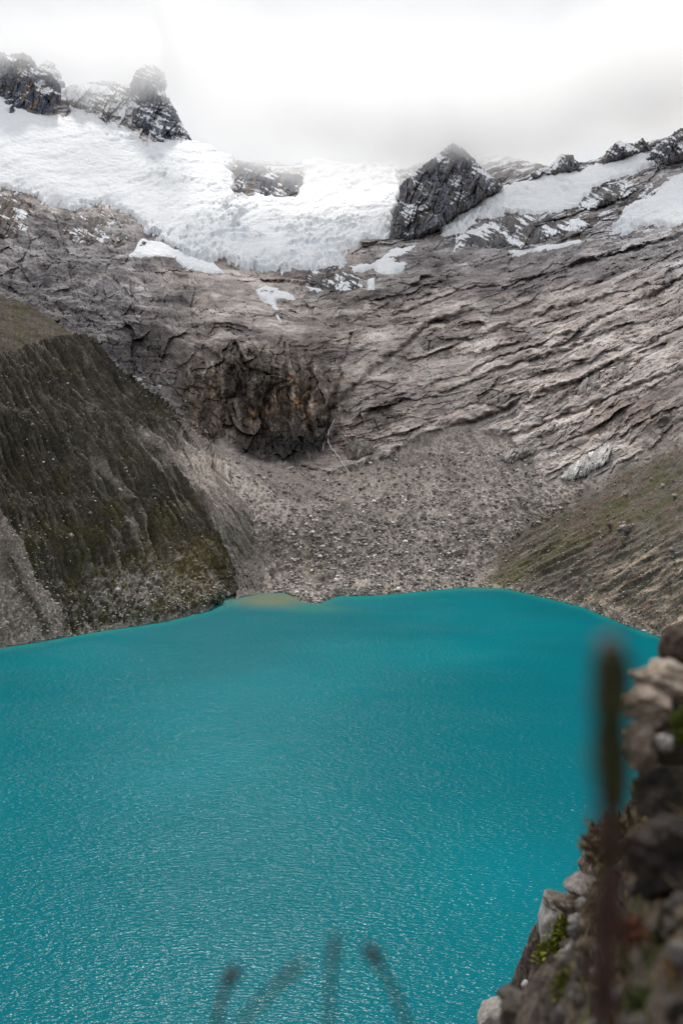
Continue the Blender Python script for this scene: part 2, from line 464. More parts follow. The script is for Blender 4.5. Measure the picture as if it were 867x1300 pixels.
c_r = mixc(c_r, np.minimum(c_r * 1.4, .62), sstep(.0, .35, cs2)); c_r = mixc(c_r, c_r * [.50, .50, .53], sstep(-.02, -.4, cs2))
c_r = mixc(c_r, c_r * 1.25, .8 * sstep(-.25, .3, _wr[2][jc2] - .5 + 2 * fbm(x / 40, s / 12, None, 2)))
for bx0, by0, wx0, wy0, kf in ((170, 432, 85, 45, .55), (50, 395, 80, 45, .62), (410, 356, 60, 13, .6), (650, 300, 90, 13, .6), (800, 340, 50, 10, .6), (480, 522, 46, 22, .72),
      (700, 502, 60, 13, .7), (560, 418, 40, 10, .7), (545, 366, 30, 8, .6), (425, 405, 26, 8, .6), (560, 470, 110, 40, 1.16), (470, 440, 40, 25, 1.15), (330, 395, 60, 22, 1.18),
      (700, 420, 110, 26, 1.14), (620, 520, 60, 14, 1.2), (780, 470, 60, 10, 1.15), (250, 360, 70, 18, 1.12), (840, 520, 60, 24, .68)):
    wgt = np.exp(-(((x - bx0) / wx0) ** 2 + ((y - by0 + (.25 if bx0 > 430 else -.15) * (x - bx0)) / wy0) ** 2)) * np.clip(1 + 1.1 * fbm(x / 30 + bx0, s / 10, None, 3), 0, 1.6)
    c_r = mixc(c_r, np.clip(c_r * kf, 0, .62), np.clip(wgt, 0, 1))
c_r = c_r * np.array([.985, 1.0, 1.015])
fs = fbm(x / 50, s / 3.0, None, 4, .65)
c_r = mixc(c_r, c_r * .36, sstep(.06, .42, fs)); c_r = mixc(c_r, np.minimum(c_r * 1.5, .5), sstep(-.08, -.4, fs) * .8)
brn = np.exp(-(((x - 200) / 70) ** 2 + ((y - 455) / 38) ** 2)) + .8 * np.exp(-(((x - 400) / 30) ** 2 + ((y - 440) / 22) ** 2))
c_r = mixc(c_r, c_r * [.50, .46, .44], np.clip(brn, 0, 1) * .9)
# cliff
c_c = np.zeros(B.shape) + np.array([.115, .098, .086])
c_c = mixc(c_c, [.27, .23, .20], sstep(0, .4, fbm(x / 8, y / 30, None, 4, .6)))
c_c = mixc(c_c, [.045, .042, .042], .8 * sstep(.1, .4, fbm(x / 11 + 40, y / 40, None, 4, .6)))
rust = np.exp(-(((x - 375) / 26) ** 2 + ((y - 515) / 22) ** 2)) + np.exp(-(((x - 330) / 18) ** 2 + ((y - 528) / 14) ** 2)) + .7 * np.exp(-(((x - 365) / 16) ** 2 + ((y - 482) / 9) ** 2)) + .5 * np.exp(-(((x - 262) / 22) ** 2 + ((y - 505) / 30) ** 2))
c_c = mixc(c_c, [.40, .26, .17], np.clip(rust, 0, 1) * sstep(-.15, .35, fbm(x / 12, y / 10, None, 3)))
tone1 = facets((x + .25 * y) / 13 + .3 * perlin(x / 14, y / 14), y / 17, 61, 0, 0); tone2 = facets((x - .3 * y) / 5.5, y / 7, 62, 0, 0)
c_c = c_c * np.exp(.9 * tone1 + .7 * tone2)[..., None]
c_r = c_r * np.exp(.45 * facets(x / 30 + s / 70, s / 11, 63, 0, 0) + .35 * facets(x / 12 + s / 40, s / 4.5, 64, 0, 0))[..., None]
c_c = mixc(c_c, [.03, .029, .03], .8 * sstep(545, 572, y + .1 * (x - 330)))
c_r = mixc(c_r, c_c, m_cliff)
c_r = mixc(c_r, [.22, .15, .11], .5 * sstep(70, 20, np.abs(x - 400)) * sstep(40, 10, np.abs(y - 560)) * (1 - m_cliff))
# reddish right shoulder
c_r = mixc(c_r, [.2, .145, .125], .6 * np.exp(-(((x - 800) / 60) ** 2 + ((y - 530) / 30) ** 2)))
c_r = mixc(c_r, [.06, .06, .058], .8 * sstep(.0, .3, perlin(x / 14, y / 9)) * np.exp(-(((x - 830) / 50) ** 2 + ((y - 540) / 18) ** 2)))
# scree
g1 = fbm(X3 / 4, Y3 / 4, Z3 / 4, 3, .8)
c_s = np.zeros(B.shape) + np.array([.35, .308, .282])
c_s = mixc(c_s, [.43, .365, .325], .9 * np.exp(-(((x - 470) / 90) ** 2 + ((y - 610) / 30) ** 2)))
c_s = mixc(c_s, [.17, .155, .148], sstep(-.05, .5, fbm(x / 50, y / 30, None, 4, .6)) * .8)
c_s = mixc(c_s, [.40, .38, .36], sstep(.15, .5, g1) * .7)
c_s = mixc(c_s, [.10, .095, .09], sstep(-.1, -.45, g1) * .75)
# vegetated low apron just above the far shore and in the hollow
vg = sstep(700, 742, y) * sstep(330, 400, x) * sstep(-.1, .3, fbm(x / 30, y / 12, None, 3))
vg = np.maximum(vg, .75 * np.exp(-(((x - 400) / 55) ** 2 + ((y - 690) / 40) ** 2)) * sstep(-.3, .3, fbm(x / 14, y / 10, None, 3)))
c_s = mixc(c_s, c_s * .6, .9 * np.exp(-(((x - 420) / 80) ** 2 + ((y - 700) / 38) ** 2)))
c_s = mixc(c_s, [.075, .072, .035], vg * .8)
# long pale and dark streaks fanning down from the moraine crest
def crest_c(x, y, yc=lambda q: 455 + .45 * q):
    c = x - .8 * (y - 455)
    for _ in range(14):
        m = np.interp(c, [-300, 0, 100, 220, 300], [.5, .55, .68, 1.25, 1.5])
        c = .5 * c + .5 * (x - m * np.maximum(y - np.interp(c, [-300, 0, 100, 220, 300], [400, 450, 432, 545, 585]), 0))
    return c
cc = crest_c(x, y)
stk = fbm(cc / 6, y / 140, None, 4, .65)
sl = sstep(430, 330, x)
c_s = mixc(c_s, [.075, .072, .06], sl * .85 * sstep(.08, .4, stk) * sstep(735, 640, y + .2 * x))
c_s = mixc(c_s, [.45, .40, .36], sl * .8 * sstep(-.05, -.35, stk))
# right bank
c_g = np.zeros(B.shape) + np.array([.125, .108, .09])
gn = fbm(fq / 14, (x * .86 - y * .52) / 60, None, 4, .6)
c_g = mixc(c_g, [.070, .070, .026], sstep(-.15, .25, gn) * sstep(740, 600, y + .0 * x) * sstep(0, 40, s_grass))
c_g = mixc(c_g, [.11, .105, .04], .6 * np.exp(-((y - (735 - .52 * (x - 640))) / 16) ** 2) * sstep(860, 760, x))
c_g = mixc(c_g, [.20, .18, .165], sstep(.15, .5, g1) * .6)
c_g = mixc(c_g, [.09, .055, .045], .85 * np.exp(-(((x - 755) / 38) ** 2 + ((y - 672) / 19) ** 2)) * sstep(-.4, .1, perlin(x / 5, y / 5)))
tan = low * sstep(700, 760, y + .55 * (x - 760)) 
c_g = mixc(c_g, [.40, .325, .25], tan * sstep(-.15, .25, fbm(fq / 8, (x * .86 - y * .52) / 70, None, 3)))
c_g = mixc(c_g, [.06, .06, .042], tan * .85 * sstep(.0, .3, fbm(fq / 7 + 31, (x * .86 - y * .52) / 50, None, 4, .6)))
qf = (x - 560) / np.maximum(y - 455, 30)
fan = fbm(qf * 7, y / 120, None, 4, .6)
c_s = mixc(c_s, c_s * .55, sstep(.08, .35, fan) * sstep(400, 470, x) * .8); c_s = mixc(c_s, np.minimum(c_s * 1.3, .5), sstep(-.05, -.35, fan) * sstep(400, 470, x) * .8)
c_g = mixc(c_g, [.036, .038, .020], .75 * sstep(.08, .35, fbm(fq / 6 + 9, (x * .86 - y * .52) / 22, None, 4, .65)))
c_g = mixc(c_g, [.13, .085, .068], .7 * sstep(.12, .4, fbm(x / 22 + 60, y / 12, None, 3)) * sstep(700, 740, x))
c_g = mixc(c_g, [.33, .30, .275], .7 * sstep(.28, .5, fbm(fq / 4 + 29, (x * .86 - y * .52) / 34, None, 3, .6)))
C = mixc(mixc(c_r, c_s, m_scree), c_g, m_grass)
# pale washed rim at the waterline, wet and ochre in places
rim = sstep(5.5, 1.5, np.abs(Vv - m_shore + 2.5))
C = mixc(C, [.36, .31, .25], rim * .75 * sstep(-.4, .2, perlin(x / 9, y / 9)))
# thin snow lying on ledges high up
dust = sstep(345, 225, y + 14 * perlin(x / 30, y / 30) - .06 * (x - 430)) * sstep(.28, .42, .5 * nd[..., 2] + 1.1 * fbm(x / 26, s / 3.6, None, 4, .6) - .22 + .25 * sstep(240, 190, y))
C = mixc(C, [.78, .80, .84], np.clip(dust, 0, 1) * m_rock * .95)

Fq = gridfaces(NR, len(us))
def fmask(m):
    r = m.reshape(-1)[Fq].mean(1)
    return r
is_s = fmask(s_scree) > 0
is_g = (fmask(s_grass) > 0) & ~is_s
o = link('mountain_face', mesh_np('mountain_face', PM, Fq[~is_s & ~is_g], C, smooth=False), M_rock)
tag(o, 'bare grey brown layered rock walls ringing the head of the lake below the glacier', 'mountain', kind='structure')
o = link('scree_slope', mesh_np('scree_slope', PM, Fq[is_s], C), M_scree)
tag(o, 'grey scree fan of broken stones above the far lake shore', 'scree', kind='structure')
o = link('grassy_hillside', mesh_np('grassy_hillside', PM, Fq[is_g], C), M_scree)
tag(o, 'green and tan hillside sloping to the right shore of the lake', 'hillside', kind='structure')

# ================================================================== GLACIER AND SNOW
iceA = [(-250, -20), (0, 95), (50, 100), (58, 140), (85, 150), (90, 128), (125, 150), (150, 165), (185, 182), (240, 178), (300, 200), (293, 222), (298, 250),
        (372, 252), (384, 236), (380, 205), (506, 205), (508, 245), (497, 282), (497, 300), (440, 318), (437, 340), (400, 345), (330, 348), (300, 344),
        (283, 330), (262, 338), (235, 326), (205, 306), (188, 300), (172, 282), (138, 262), (100, 268), (62, 262), (30, 246), (0, 243), (-250, 150)]
iceB = [(182, 306), (205, 309), (222, 318), (246, 328), (272, 336), (286, 349), (262, 348), (238, 344), (212, 330), (163, 329)]
iceC = [(324, 372), (338, 364), (352, 367), (378, 375), (374, 381), (352, 380), (352, 390), (358, 412), (354, 412), (344, 388), (328, 378)]
iceD = [(386, 365), (404, 367), (412, 375), (402, 374)]
iceE = [(560, 302), (556, 288), (590, 270), (616, 246), (640, 236), (700, 224), (760, 206), (800, 197), (832, 198), (833, 206), (806, 220), (764, 234),
        (735, 260), (700, 274), (645, 271), (604, 284), (580, 302)]
iceF = [(774, 302), (790, 272), (812, 256), (840, 238), (867, 216), (1120, 100), (1120, 170), (867, 288), (836, 290), (812, 288), (796, 300)]
iceG = [(444, 338), (470, 334), (500, 318), (528, 312), (520, 322), (500, 332), (520, 334), (500, 348), (480, 350), (474, 340), (450, 348)]
iceH = [(466, 356), (476, 354), (476, 371), (466, 372)]
iceI = [(640, 322), (690, 314), (735, 304), (742, 308), (700, 320), (650, 327)]
ICE = [('glacier', iceA, 'broad white broken glacier filling the bowl between the left peaks and the pyramid crag', 'glacier', 8, 8),
       ('snow_patch', iceB, 'white snow tongue hanging under the left edge of the main glacier', 'snow', 2, 3),
       ('snow_patch', iceC, 'small forked snow patch with a thin tail on brown slabs below the glacier', 'snow', 1.2, 2),
       ('snow_patch', iceD, 'tiny snow streak just right of the forked snow patch', 'snow', .8, 1.5),
       ('glacier', iceE, 'smooth sloping white glacier right of the pyramid crag above the cliff band', 'glacier', 5, 6),
       ('glacier', iceF, 'steep snowfield at the right edge under the highest right crags', 'glacier', 6, 5),
       ('snow_patch', iceG, 'broken snow ledges between the main glacier and the pyramid crag', 'snow', 3, 2),
       ('snow_patch', iceH, 'little white snow spot below the broken ledges', 'snow', 1, 2),
       ('snow_patch', iceI, 'thin white snow streak on rock beneath the right cliff band', 'snow', 2, 1.5)]
def blur(a, k):
    for ax in (0, 1):
        p = np.concatenate([np.repeat(np.take(a, [0], ax), k, ax), a, np.repeat(np.take(a, [-1], ax), k + 1, ax)], ax)
        c = np.cumsum(p, ax)
        n_ = a.shape[ax]
        a = (np.take(c, np.arange(n_) + 2 * k, ax) - np.take(c, np.arange(n_), ax)) / (2 * k)
    return a
tot_ = disp - (vdisp - blur_(vdisp, 14)) * (vd_ * nb).sum(-1)
disp_l = blur(blur(tot_, 10), 10); disp_m = blur(tot_, 2)
FULL = dict(x=x, y=y, X3=X3, Y3=Y3, Z3=Z3, B=B, nb=nb, disp=disp, disp_l=disp_l, disp_m=disp_m, n40=n40)
for name, poly, lab, cat, wb, th in ICE:
    ys = [p[1] for p in poly]; xs = [p[0] for p in poly]
    jj = np.where((us > min(xs) - 14) & (us < max(xs) + 14))[0]
    ii = np.where(((Vv[:, jj] > min(ys) - 14) & (Vv[:, jj] < max(ys) + 14)).any(1))[0]
    sl_ = (slice(ii[0], ii[-1] + 1), slice(jj[0], jj[-1] + 1))
    x, y, X3, Y3, Z3, B, nb, disp, disp_l, disp_m, n40 = [FULL[k][sl_] for k in ('x', 'y', 'X3', 'Y3', 'Z3', 'B', 'nb', 'disp', 'disp_l', 'disp_m', 'n40')]
    Fi = gridfaces(*x.shape)
    sdn = sdpoly(poly, x, y)
    sdn = sdn + wb * 1.5 * fbm(x / 16, y / 7, None, 5, .7) + (2.6 if th > 4 else 0) * fbm(x / 5, y / 3, None, 3, .7)
    if th > 4: sdn = sdn - 5 * sstep(.30, .46, fbm(x / 30 + 2, (y + .2 * x) / 7, None, 4, .65)) * sstep(34, 8, sdn) * (y > 215)
    t_ = sstep(-1.2, 3.5 if th > 4 else 2, sdn)
    yy = y + .18 * x + 6 * fbm(x / 60, y / 30, None, 3)
    crev = saw(yy / 9 + 1.5 * fbm(x / 45, y / 25, None, 3), .3) * np.clip(.3 + 1.8 * fbm(x / 35 + 5, y / 14, None, 3), 0, 1.2)
    fa = facets(x / 12 + y / 30, yy / 5.5, 11, 1.5, .45); fb = facets(x / 5.5, yy / 2.8, 12, 1.3, .35)
    blocky = fbm(X3 / 14, Y3 / 20, Z3 / 10, 4, .6)
    h = np.where(sdn > -2.5, th * .45 * t_ - 1.2 * (1 - t_), -3)
    amp = 1.0 if th >= 8 else (.75 if th > 4 else .1)
    serac = .10 + .80 * sstep(-.05, .6, fbm(x / 75, y / 50, None, 3) + .6 * sstep(230, 330, y) - .35 * sstep(160, 60, x))
    dk_ = sstep(0, 14 if th > 4 else 5, sdn)
    base_rel = disp_m * (1 - dk_) + disp_l * dk_ + (2.0 if th > 4 else .8) * dk_
    hh = h + t_ * amp * (3.0 * n40 + serac * (6.0 * crev + 3.6 * fa + 2.2 * fb) + 2.2 * fbm(x / 30, yy / 5, None, 4, .6) + 1.6 * saw(yy / 22 + .8 * fbm(x / 60, y / 40, None, 2), .2))
    dirt = sstep(.05, .5, fbm(x / 50 + 20, yy / 5, None, 4, .65)) * sstep(10, 70, y - 180)
    cI = np.zeros(B.shape) + np.array([.80, .815, .835])
    cI = mixc(cI, [.62, .68, .73], .6 * serac * sstep(-.1, .3, blocky))
    cI = mixc(cI, [.46, .45, .45], .5 * dirt * (amp > .9))
    PI = B + nb * (base_rel + hh)[..., None]
    keep = sdn.reshape(-1)[Fi].mean(1) > -.6
    dirt = sstep(.1, .6, fbm(x / 40 + 20, y / 7, None, 4, .6)) * sstep(8, 60, y - 180)
    cI = np.zeros(B.shape) + np.array([.78, .80, .83])
    cI = mixc(cI, [.60, .67, .74], .65 * serac * sstep(.0, .5, blocky + crev * .4))
    cI = mixc(cI, [.50, .48, .46], .35 * dirt * (amp > .9))
    o = link(name, mesh_np(name, PI, Fi[keep], cI), M_snow)
    tag(o, lab, cat, kind=None)
x, y, X3, Y3, Z3, B, nb, disp = [FULL[k] for k in ('x', 'y', 'X3', 'Y3', 'Z3', 'B', 'nb', 'disp')]

# ================================================================== MORAINE
mo = [(-250, 900, Dw(900)), (-250, 600, 410), (-250, 350, 560), (-250, 250, 610),
      (0, 823, Dw(823)), (0, 700, 502), (0, 600, 562), (0, 455, 660), (0, 372, 760), (50, 440, 700), (100, 430, 742), (100, 560, 630), (100, 700, 545),
      (100, 805, Dw(805)), (150, 476, 772), (150, 798, Dw(798)), (200, 520, 805), (200, 650, 655), (200, 791, Dw(791)), (240, 555, 832), (265, 575, 850), (250, 779, Dw(779)),
      (290, 768, Dw(768)), (300, 640, 712), (223, 606, 702), (291, 613, 745), (290, 710, 662), (330, 730, 684), (306, 757, Dw(757)), (345, 752, Dw(753)), (60, 395, 762)]
DMO = TPS(mo, 2e-4)
um = np.concatenate([np.linspace(-250, -12, 40), np.arange(-10, 346, 1.1)])
NM = 400
mtop = np.interp(um, [-250, 0, 60, 100, 150, 200, 240, 265, 300, 330, 346], [250, 372, 398, 428, 474, 518, 553, 574, 646, 712, 750])
mtop = mtop + 3.0 * perlin(um / 7, um * 0) + 4.5 * perlin(um / 19, um * 0 + 5) + 1.2 * perlin(um / 2.6, um * 0 + 5)
msh = shore_y(um)
mbot = msh + 14
t2 = np.linspace(0, 1, NM)[:, None]
UM = np.broadcast_to(um[None], (NM, len(um))).copy(); VM = mtop + (mbot - mtop) * t2
Dm = DMO(UM, VM)
bel = np.clip(VM - msh, 0, None); kup = np.clip(msh - VM, 0, None)
nr_ = sstep(22, 0, np.abs(VM - msh))
Dm = np.where(VM > msh, CZ * F / (VM - HZ + 1e-3 + (VM < 640) * 400) * (1 + .006 * bel), Dm * (1 - nr_) + nr_ * Dw(msh) * (1 + .0014 * kup))
# merge into the scree along the lower right edge
kx = sstep(262, 300, UM + 6 * perlin(VM / 20, VM / 20))
Dm = np.where(VM > msh, Dm, Dm * (1 - kx) + (DM(UM, VM) - 1.0) * kx)
edge = sstep(10, 0, VM - mtop) * sstep(262, 290, UM)
Dm = Dm + edge * 4
BM = W(UM, VM, Dm)
nm = smooth_n(gnormals(BM), 10)
xm, ym = UM, VM
Xm, Ym, Zm = BM[..., 0], BM[..., 1], BM[..., 2]
cm = crest_c(xm, ym)
below_crest = sstep(-3, 6, ym - np.interp(xm, [-250, 0, 50, 100, 110, 150, 400], [380, 455, 440, 431, 437, 476, 400]))
gul = fbm(cm / 9, ym / 110, None, 4, .55, True)
gsc = fbm(Xm / 5, Ym / 5, Zm / 5, 4, .7)
g20 = fbm(Xm / 30, Ym / 30, Zm / 30, 4)
lowm = sstep(690, 770, ym + .12 * xm)
gul2 = fbm(cm / 3.5 + 30, ym / 60, None, 3, .6, True)
dmp = below_crest * ((10 * gul + 3.5 * gul2) * (1 - .6 * lowm)) + (.5 + .9 * lowm) * facets(xm / 6, ym / 9, 21) + (.3 + .7 * lowm) * facets(xm / 3, ym / 3.4, 22) + 1.1 * gsc + 4.0 * g20 + lowm * 1.2 * gsc
dmp *= sstep(0, 8, np.abs(VM - msh)) * .9 + .1
dmp = np.where(VM > msh, 0, dmp)
crestd = np.abs(ym - np.interp(xm, [-250, 0, 50, 100, 112], [380, 455, 440, 431, 437]))
dmp += 3.0 * np.exp(-(crestd / 3.5) ** 2) * (xm < 115)
PMO = BM + nm * dmp[..., None]
CM = np.zeros(BM.shape) + np.array([.072, .063, .050])
gs = fbm(cm / 5, ym / 90, None, 5, .65)
CM = mixc(CM, [.04, .038, .033], sstep(0, .4, gs) * below_crest)
veg = sstep(-.1, .3, fbm(xm / 45, ym / 45, None, 4, .6) + .35 * sstep(600, 700, ym) - .2)
CM = mixc(CM, [.062, .058, .024], veg * .8)
CM = mixc(CM, CM * 1.7, sstep(.05, .4, fbm(cm / 2.5 + 80, ym / 40, None, 3, .6)) * .7)
CM = mixc(CM, [.105, .085, .036], .8 * np.exp(-(((xm - 250) / 50) ** 2 + ((ym - 720) / 34) ** 2)))
CM = mixc(CM, [.075, .055, .036], (1 - below_crest) * .6 * sstep(-.2, .3, fbm(xm / 20, ym / 9, None, 3)) )
m3 = fbm(Xm / 3.2, Ym / 3.2, Zm / 3.2, 3, .8)
CM = mixc(CM, [.20, .19, .175], sstep(.2, .6, m3) * .55)
# pale scree tongues
def tongue(pts, wdt):
    d, _ = dline(pts, xm + 5 * perlin(xm / 20, ym / 20), ym)
    return sstep(wdt, wdt * .4, d + 4 * fbm(cm / 4, ym / 50, None, 3))
tg = np.maximum.reduce([tongue([(-30, 660), (10, 700), (40, 750), (70, 800)], 15), .9 * tongue([(-40, 690), (-10, 760), (30, 815)], 34) ,
                        .55 * tongue([(110, 590), (155, 640)], 5), .7 * tongue([(170, 555), (215, 590), (255, 640), (300, 715)], 7)])
CM = mixc(CM, [.42, .37, .335], tg * (.65 + .5 * sstep(-.1, .4, m3)))
rs = sstep(-.15, .25, fbm(xm / 16, ym / 12, None, 4, .6) + .5 * np.exp(-(((xm - 160) / 80) ** 2 + ((ym - 780 + .15 * xm) / 30) ** 2)) - .22) * lowm
CM = mixc(CM, [.36, .34, .32], rs * .8 * sstep(-.2, .3, m3))
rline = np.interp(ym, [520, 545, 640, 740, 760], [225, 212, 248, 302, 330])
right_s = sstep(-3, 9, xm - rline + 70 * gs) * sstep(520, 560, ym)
CM = mixc(CM, [.42, .37, .335], right_s * (1 - .85 * sstep(.12, .35, gs) * sstep(740, 640, ym)))  # pale scree, its colour lightened further to offset the shade on this slope
str2 = sstep(.18, .45, fbm(cm / 4 + 60, ym / 160, None, 3, .5)) * below_crest * sstep(500, 600, ym) * sstep(40, 150, xm)
CM = mixc(CM, [.30, .265, .235], str2 * .75)
pal = sstep(.10, .34, fbm(cm / 7 + 31, ym / 70, None, 4, .6)) * below_crest * sstep(.0, .3, fbm(xm / 60 + 9, ym / 50, None, 2) + .15)
CM = mixc(CM, [.19, .17, .145], pal * .7)
thin = sstep(.30, .5, fbm(cm / 1.8 + 11, ym / 45, None, 2, .5)) * below_crest * sstep(470, 560, ym) * sstep(-.1, .2, fbm(xm / 50 + 19, ym / 60, None, 2))
CM = mixc(CM, [.28, .25, .22], thin * .6)
rim = sstep(4.5, 1.5, np.abs(VM - msh + 2.0))
CM = mixc(CM, [.34, .30, .25], rim * .8 * sstep(-.4, .2, perlin(xm / 9, ym / 9)))
# back side of the ridge
back = []; cb = []
for k in range(1, 9):
    back.append(PMO[0] + np.array([0, 7.0 * k, -4.5 * k]) * np.where(um < 268, 1, .3)[:, None])
    cb.append(CM[0])
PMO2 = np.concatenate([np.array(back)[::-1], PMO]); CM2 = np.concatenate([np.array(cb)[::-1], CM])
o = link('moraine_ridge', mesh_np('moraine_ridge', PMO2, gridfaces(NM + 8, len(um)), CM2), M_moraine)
tag(o, 'dark gullied moraine ridge with moss and pale scree tongues on the left shore', 'moraine', kind='structure')

def surf(px, py, mor=False):
    """point on the built ground seen at this reference pixel"""
    if mor:
        j = np.clip(np.searchsorted(um, px), 0, len(um) - 1)
        i = int(np.clip(round((py - mtop[j]) / (mbot[j] - mtop[j]) * (NM - 1)), 0, NM - 1))
        return PMO[i, j], nm[i, j]
    j = np.clip(np.searchsorted(us, px), 0, len(us) - 1)
    i = int(np.clip(round((py - ytop[j]) / (ybot[j] - ytop[j]) * (NR - 1)), 0, NR - 1))
    return PM[i, j], nb[i, j]
def is_mor(px, py):
    return px < 345 and py > np.interp(px, um, mtop) + 1

# ================================================================== CRAGS (solid outcrops standing out of the ice and the walls)
def crag(label, poly, D, bulge, thick, snowy=.4, base=(.10, .10, .105), warm=(.26, .2, .14), wrm=.4, name='rock_crag', seed=0, dome=8., wall=False, ridge=None):
    xs = [p[0] for p in poly]; ys = [p[1] for p in poly]
    gx = np.arange(min(xs) - 5, max(xs) + 5, .9); gy = np.arange(min(ys) - 5, max(ys) + 5, .9)
    gx_, gy_ = np.meshgrid(gx, gy)
    jag = 3.0 * fbm(gx_ / 7 + seed, gy_ / 7, None, 4, .65) + 1.5 * perlin(gx_ / 2.2 + seed, gy_ / 9)
    sdv = sdpoly(poly, gx_, gy_) + jag
    dm = np.clip(sdv / dome, 0, 1) ** .6
    pm = D / F
    w_ = (max(xs) - min(xs)) / 2
    rx_ = (max(xs) + min(xs)) / 2 if ridge is None else ridge
    are = (.4 if wall else 1) * np.clip(1 - np.abs(gx_ - rx_ + 6 * perlin(gy_ / 14 + seed, gy_ * 0)) / w_, 0, 1)      # buttress edge facing the lake
    xx = gx_ + .35 * gy_
    ribs = fbm(xx / 11 + seed, gy_ / 40, None, 4, .6, True)
    rib2 = fbm(xx / 4 + seed, gy_ / 22, None, 3, .6, True)
    blk = fbm(gx_ / 22 + seed, gy_ / 16 + 4, None, 3, .5)
    fine = fbm(gx_ / 3.2 + seed, gy_ / 2.6 + 4, None, 3, .7)
    sl = gy_ - .42 * gx_
    led = saw(sl / 13 + .9 * perlin(gx_ / 24 + seed, gy_ / 24), .25) * np.clip(.4 + 1.6 * perlin(gx_ / 15 + seed, gy_ / 10), 0, 1)
    led2 = saw(sl / 5 + 1.2 * perlin(gx_ / 12 + seed + 9, gy_ / 12), .3) * np.clip(.3 + 1.6 * perlin(gx_ / 8 + seed + 5, gy_ / 6), 0, 1)
    f1 = facets(xx / 15, gy_ / 40, 40 + seed, 2.2, .25); f2 = facets(xx / 7 - gy_ / 50, gy_ / 17, 41 + seed, 2.0, .3); f3 = facets(xx / 3.6, gy_ / 4.4, 42 + seed, 1.6, .3)
    big = min(1., w_ / 22)
    rel = bulge * are + pm * (3 * ribs + 1.2 * rib2 + big * 9 * f1 + 5.0 * f2 + 1.8 * f3 + 3.0 * led + 1.5 * led2)
    out = dm * np.maximum(rel, .5)
    lean = D + (max(ys) - gy_) * pm * .45
    if wall:
        surf_ = DM(gx_, gy_); Df = surf_ - 2 - out - dm * bulge * .35
    else:
        Df = np.minimum(lean, DM(gx_, gy_) + 40) - out
    Db = np.maximum(Df + 4, (surf_ if wall else lean) + thick * dm)
    Db = np.where(sdv < 1.5, Df + 2, Db)
    A = W(gx_, gy_, Df); Bk = W(gx_, gy_, Db)
    n = gnormals(A)
    base = tuple(np.array(base) * 1.25)  # bluish bases of the far peaks carry distance haze in the rock colour
    c = np.zeros(A.shape) + np.array(base)
    c = mixc(c, np.array(base) * 2.2, sstep(-.1, .45, fbm(xx / 6 + seed, gy_ / 26, None, 4, .6)) * .85)
    c = mixc(c, warm, wrm * sstep(.0, .4, fbm(xx / 12 + seed + 20, gy_ / 26, None, 3)))
    c = mixc(c, np.array(base) * .5, .7 * sstep(.1, .4, fbm(xx / 3 + seed, gy_ / 14, None, 3)))
    sn = sstep(.30, .44, n[..., 2] * .45 + .9 * fbm(gx_ / 22 + seed, sl / 5, None, 4, .6) + .5 * perlin(gx_ / 30 + seed, gy_ / 25) + (snowy - .5) * .8 + .10)
    c = mixc(c, [.8, .82, .86], sn * (snowy > 0))
    nr_, nc_ = gx_.shape
    f = gridfaces(nr_, nc_)
    m4 = sdv.reshape(-1)[f]
    keep = (m4 > 0).sum(1) >= 2
    ff = f[keep]
    V = np.concatenate([A.reshape(-1, 3), Bk.reshape(-1, 3)])
    CC = np.concatenate([c.reshape(-1, 3)] * 2)
    off = nr_ * nc_
    bf = ff[:, ::-1] + off
    e = np.concatenate([ff[:, [i, (i + 1) % 4]] for i in range(4)])
    key = np.sort(e, 1); k1 = key[:, 0].astype(np.int64) * (off + 7) + key[:, 1]
    _, idx, cnt = np.unique(k1, return_index=True, return_counts=True)
    be = e[idx[cnt == 1]]
    side = np.stack([be[:, 1], be[:, 0], be[:, 0] + off, be[:, 1] + off], -1)
    o = link(name, mesh_np(name, V, np.concatenate([ff, bf, side]), CC, smooth=False), M_crag)
    return tag(o, label, 'crag')
M_crag = terrain_mat('crag_material', [4.0, 1.2], 0.25, 0.5)
def Dm1(px, py): return float(DM(np.array([px]), np.array([py]))[0])
crag('dark blue grey rock peak streaked with snow at the top left corner', [(-60, 160), (-60, 50), (-10, 62), (12, 70), (28, 67), (40, 71), (48, 86), (62, 92), (75, 104), (79, 126), (66, 136),
      (50, 150), (30, 160), (12, 166), (-60, 172)], Dm1(20, 150) + 22, 40, 90, .28, (.085, .092, .115), (.25, .19, .12), .9, seed=1)
crag('small rounded peak half lost in mist beside the top left peak', [(46, 110), (50, 84), (60, 76), (68, 80), (76, 92), (84, 108), (80, 124), (60, 128)], Dm1(70, 120) + 60, 20, 60, .5, (.16, .16, .175), wrm=.1, seed=5)
crag('tall two-stepped rock tower with snow ledges left of the cloud bank', [(168, 128), (166, 106), (172, 92), (182, 84), (195, 82), (208, 92), (213, 106), (208, 116), (217, 128), (226, 145),
      (233, 160), (246, 180), (240, 190), (225, 194), (205, 192), (180, 180), (168, 156)], Dm1(205, 180) + 16, 36, 70, .42, (.10, .108, .13), seed=9, wrm=.3)
crag('snow-dusted rocky shoulder between the two left peaks', [(84, 128), (88, 108), (110, 106), (140, 110), (164, 112), (172, 150), (180, 176), (150, 170), (125, 156), (100, 146)], Dm1(130, 165) + 22, 22, 60, .78, (.15, .14, .135), (.28, .24, .18), .7, seed=13)
crag('dark vertical buttress hanging down out of the cloud in the glacier headwall', [(293, 222), (298, 213), (314, 207), (326, 211), (342, 208), (352, 214), (364, 213), (380, 222), (392, 231), (380, 240), (366, 248), (346, 254), (330, 250), (312, 252), (297, 246)], Dm1(335, 250) - 10, 5, 30, .02, (.075, .08, .095), (.2, .17, .13), .7, seed=17, wall=True)
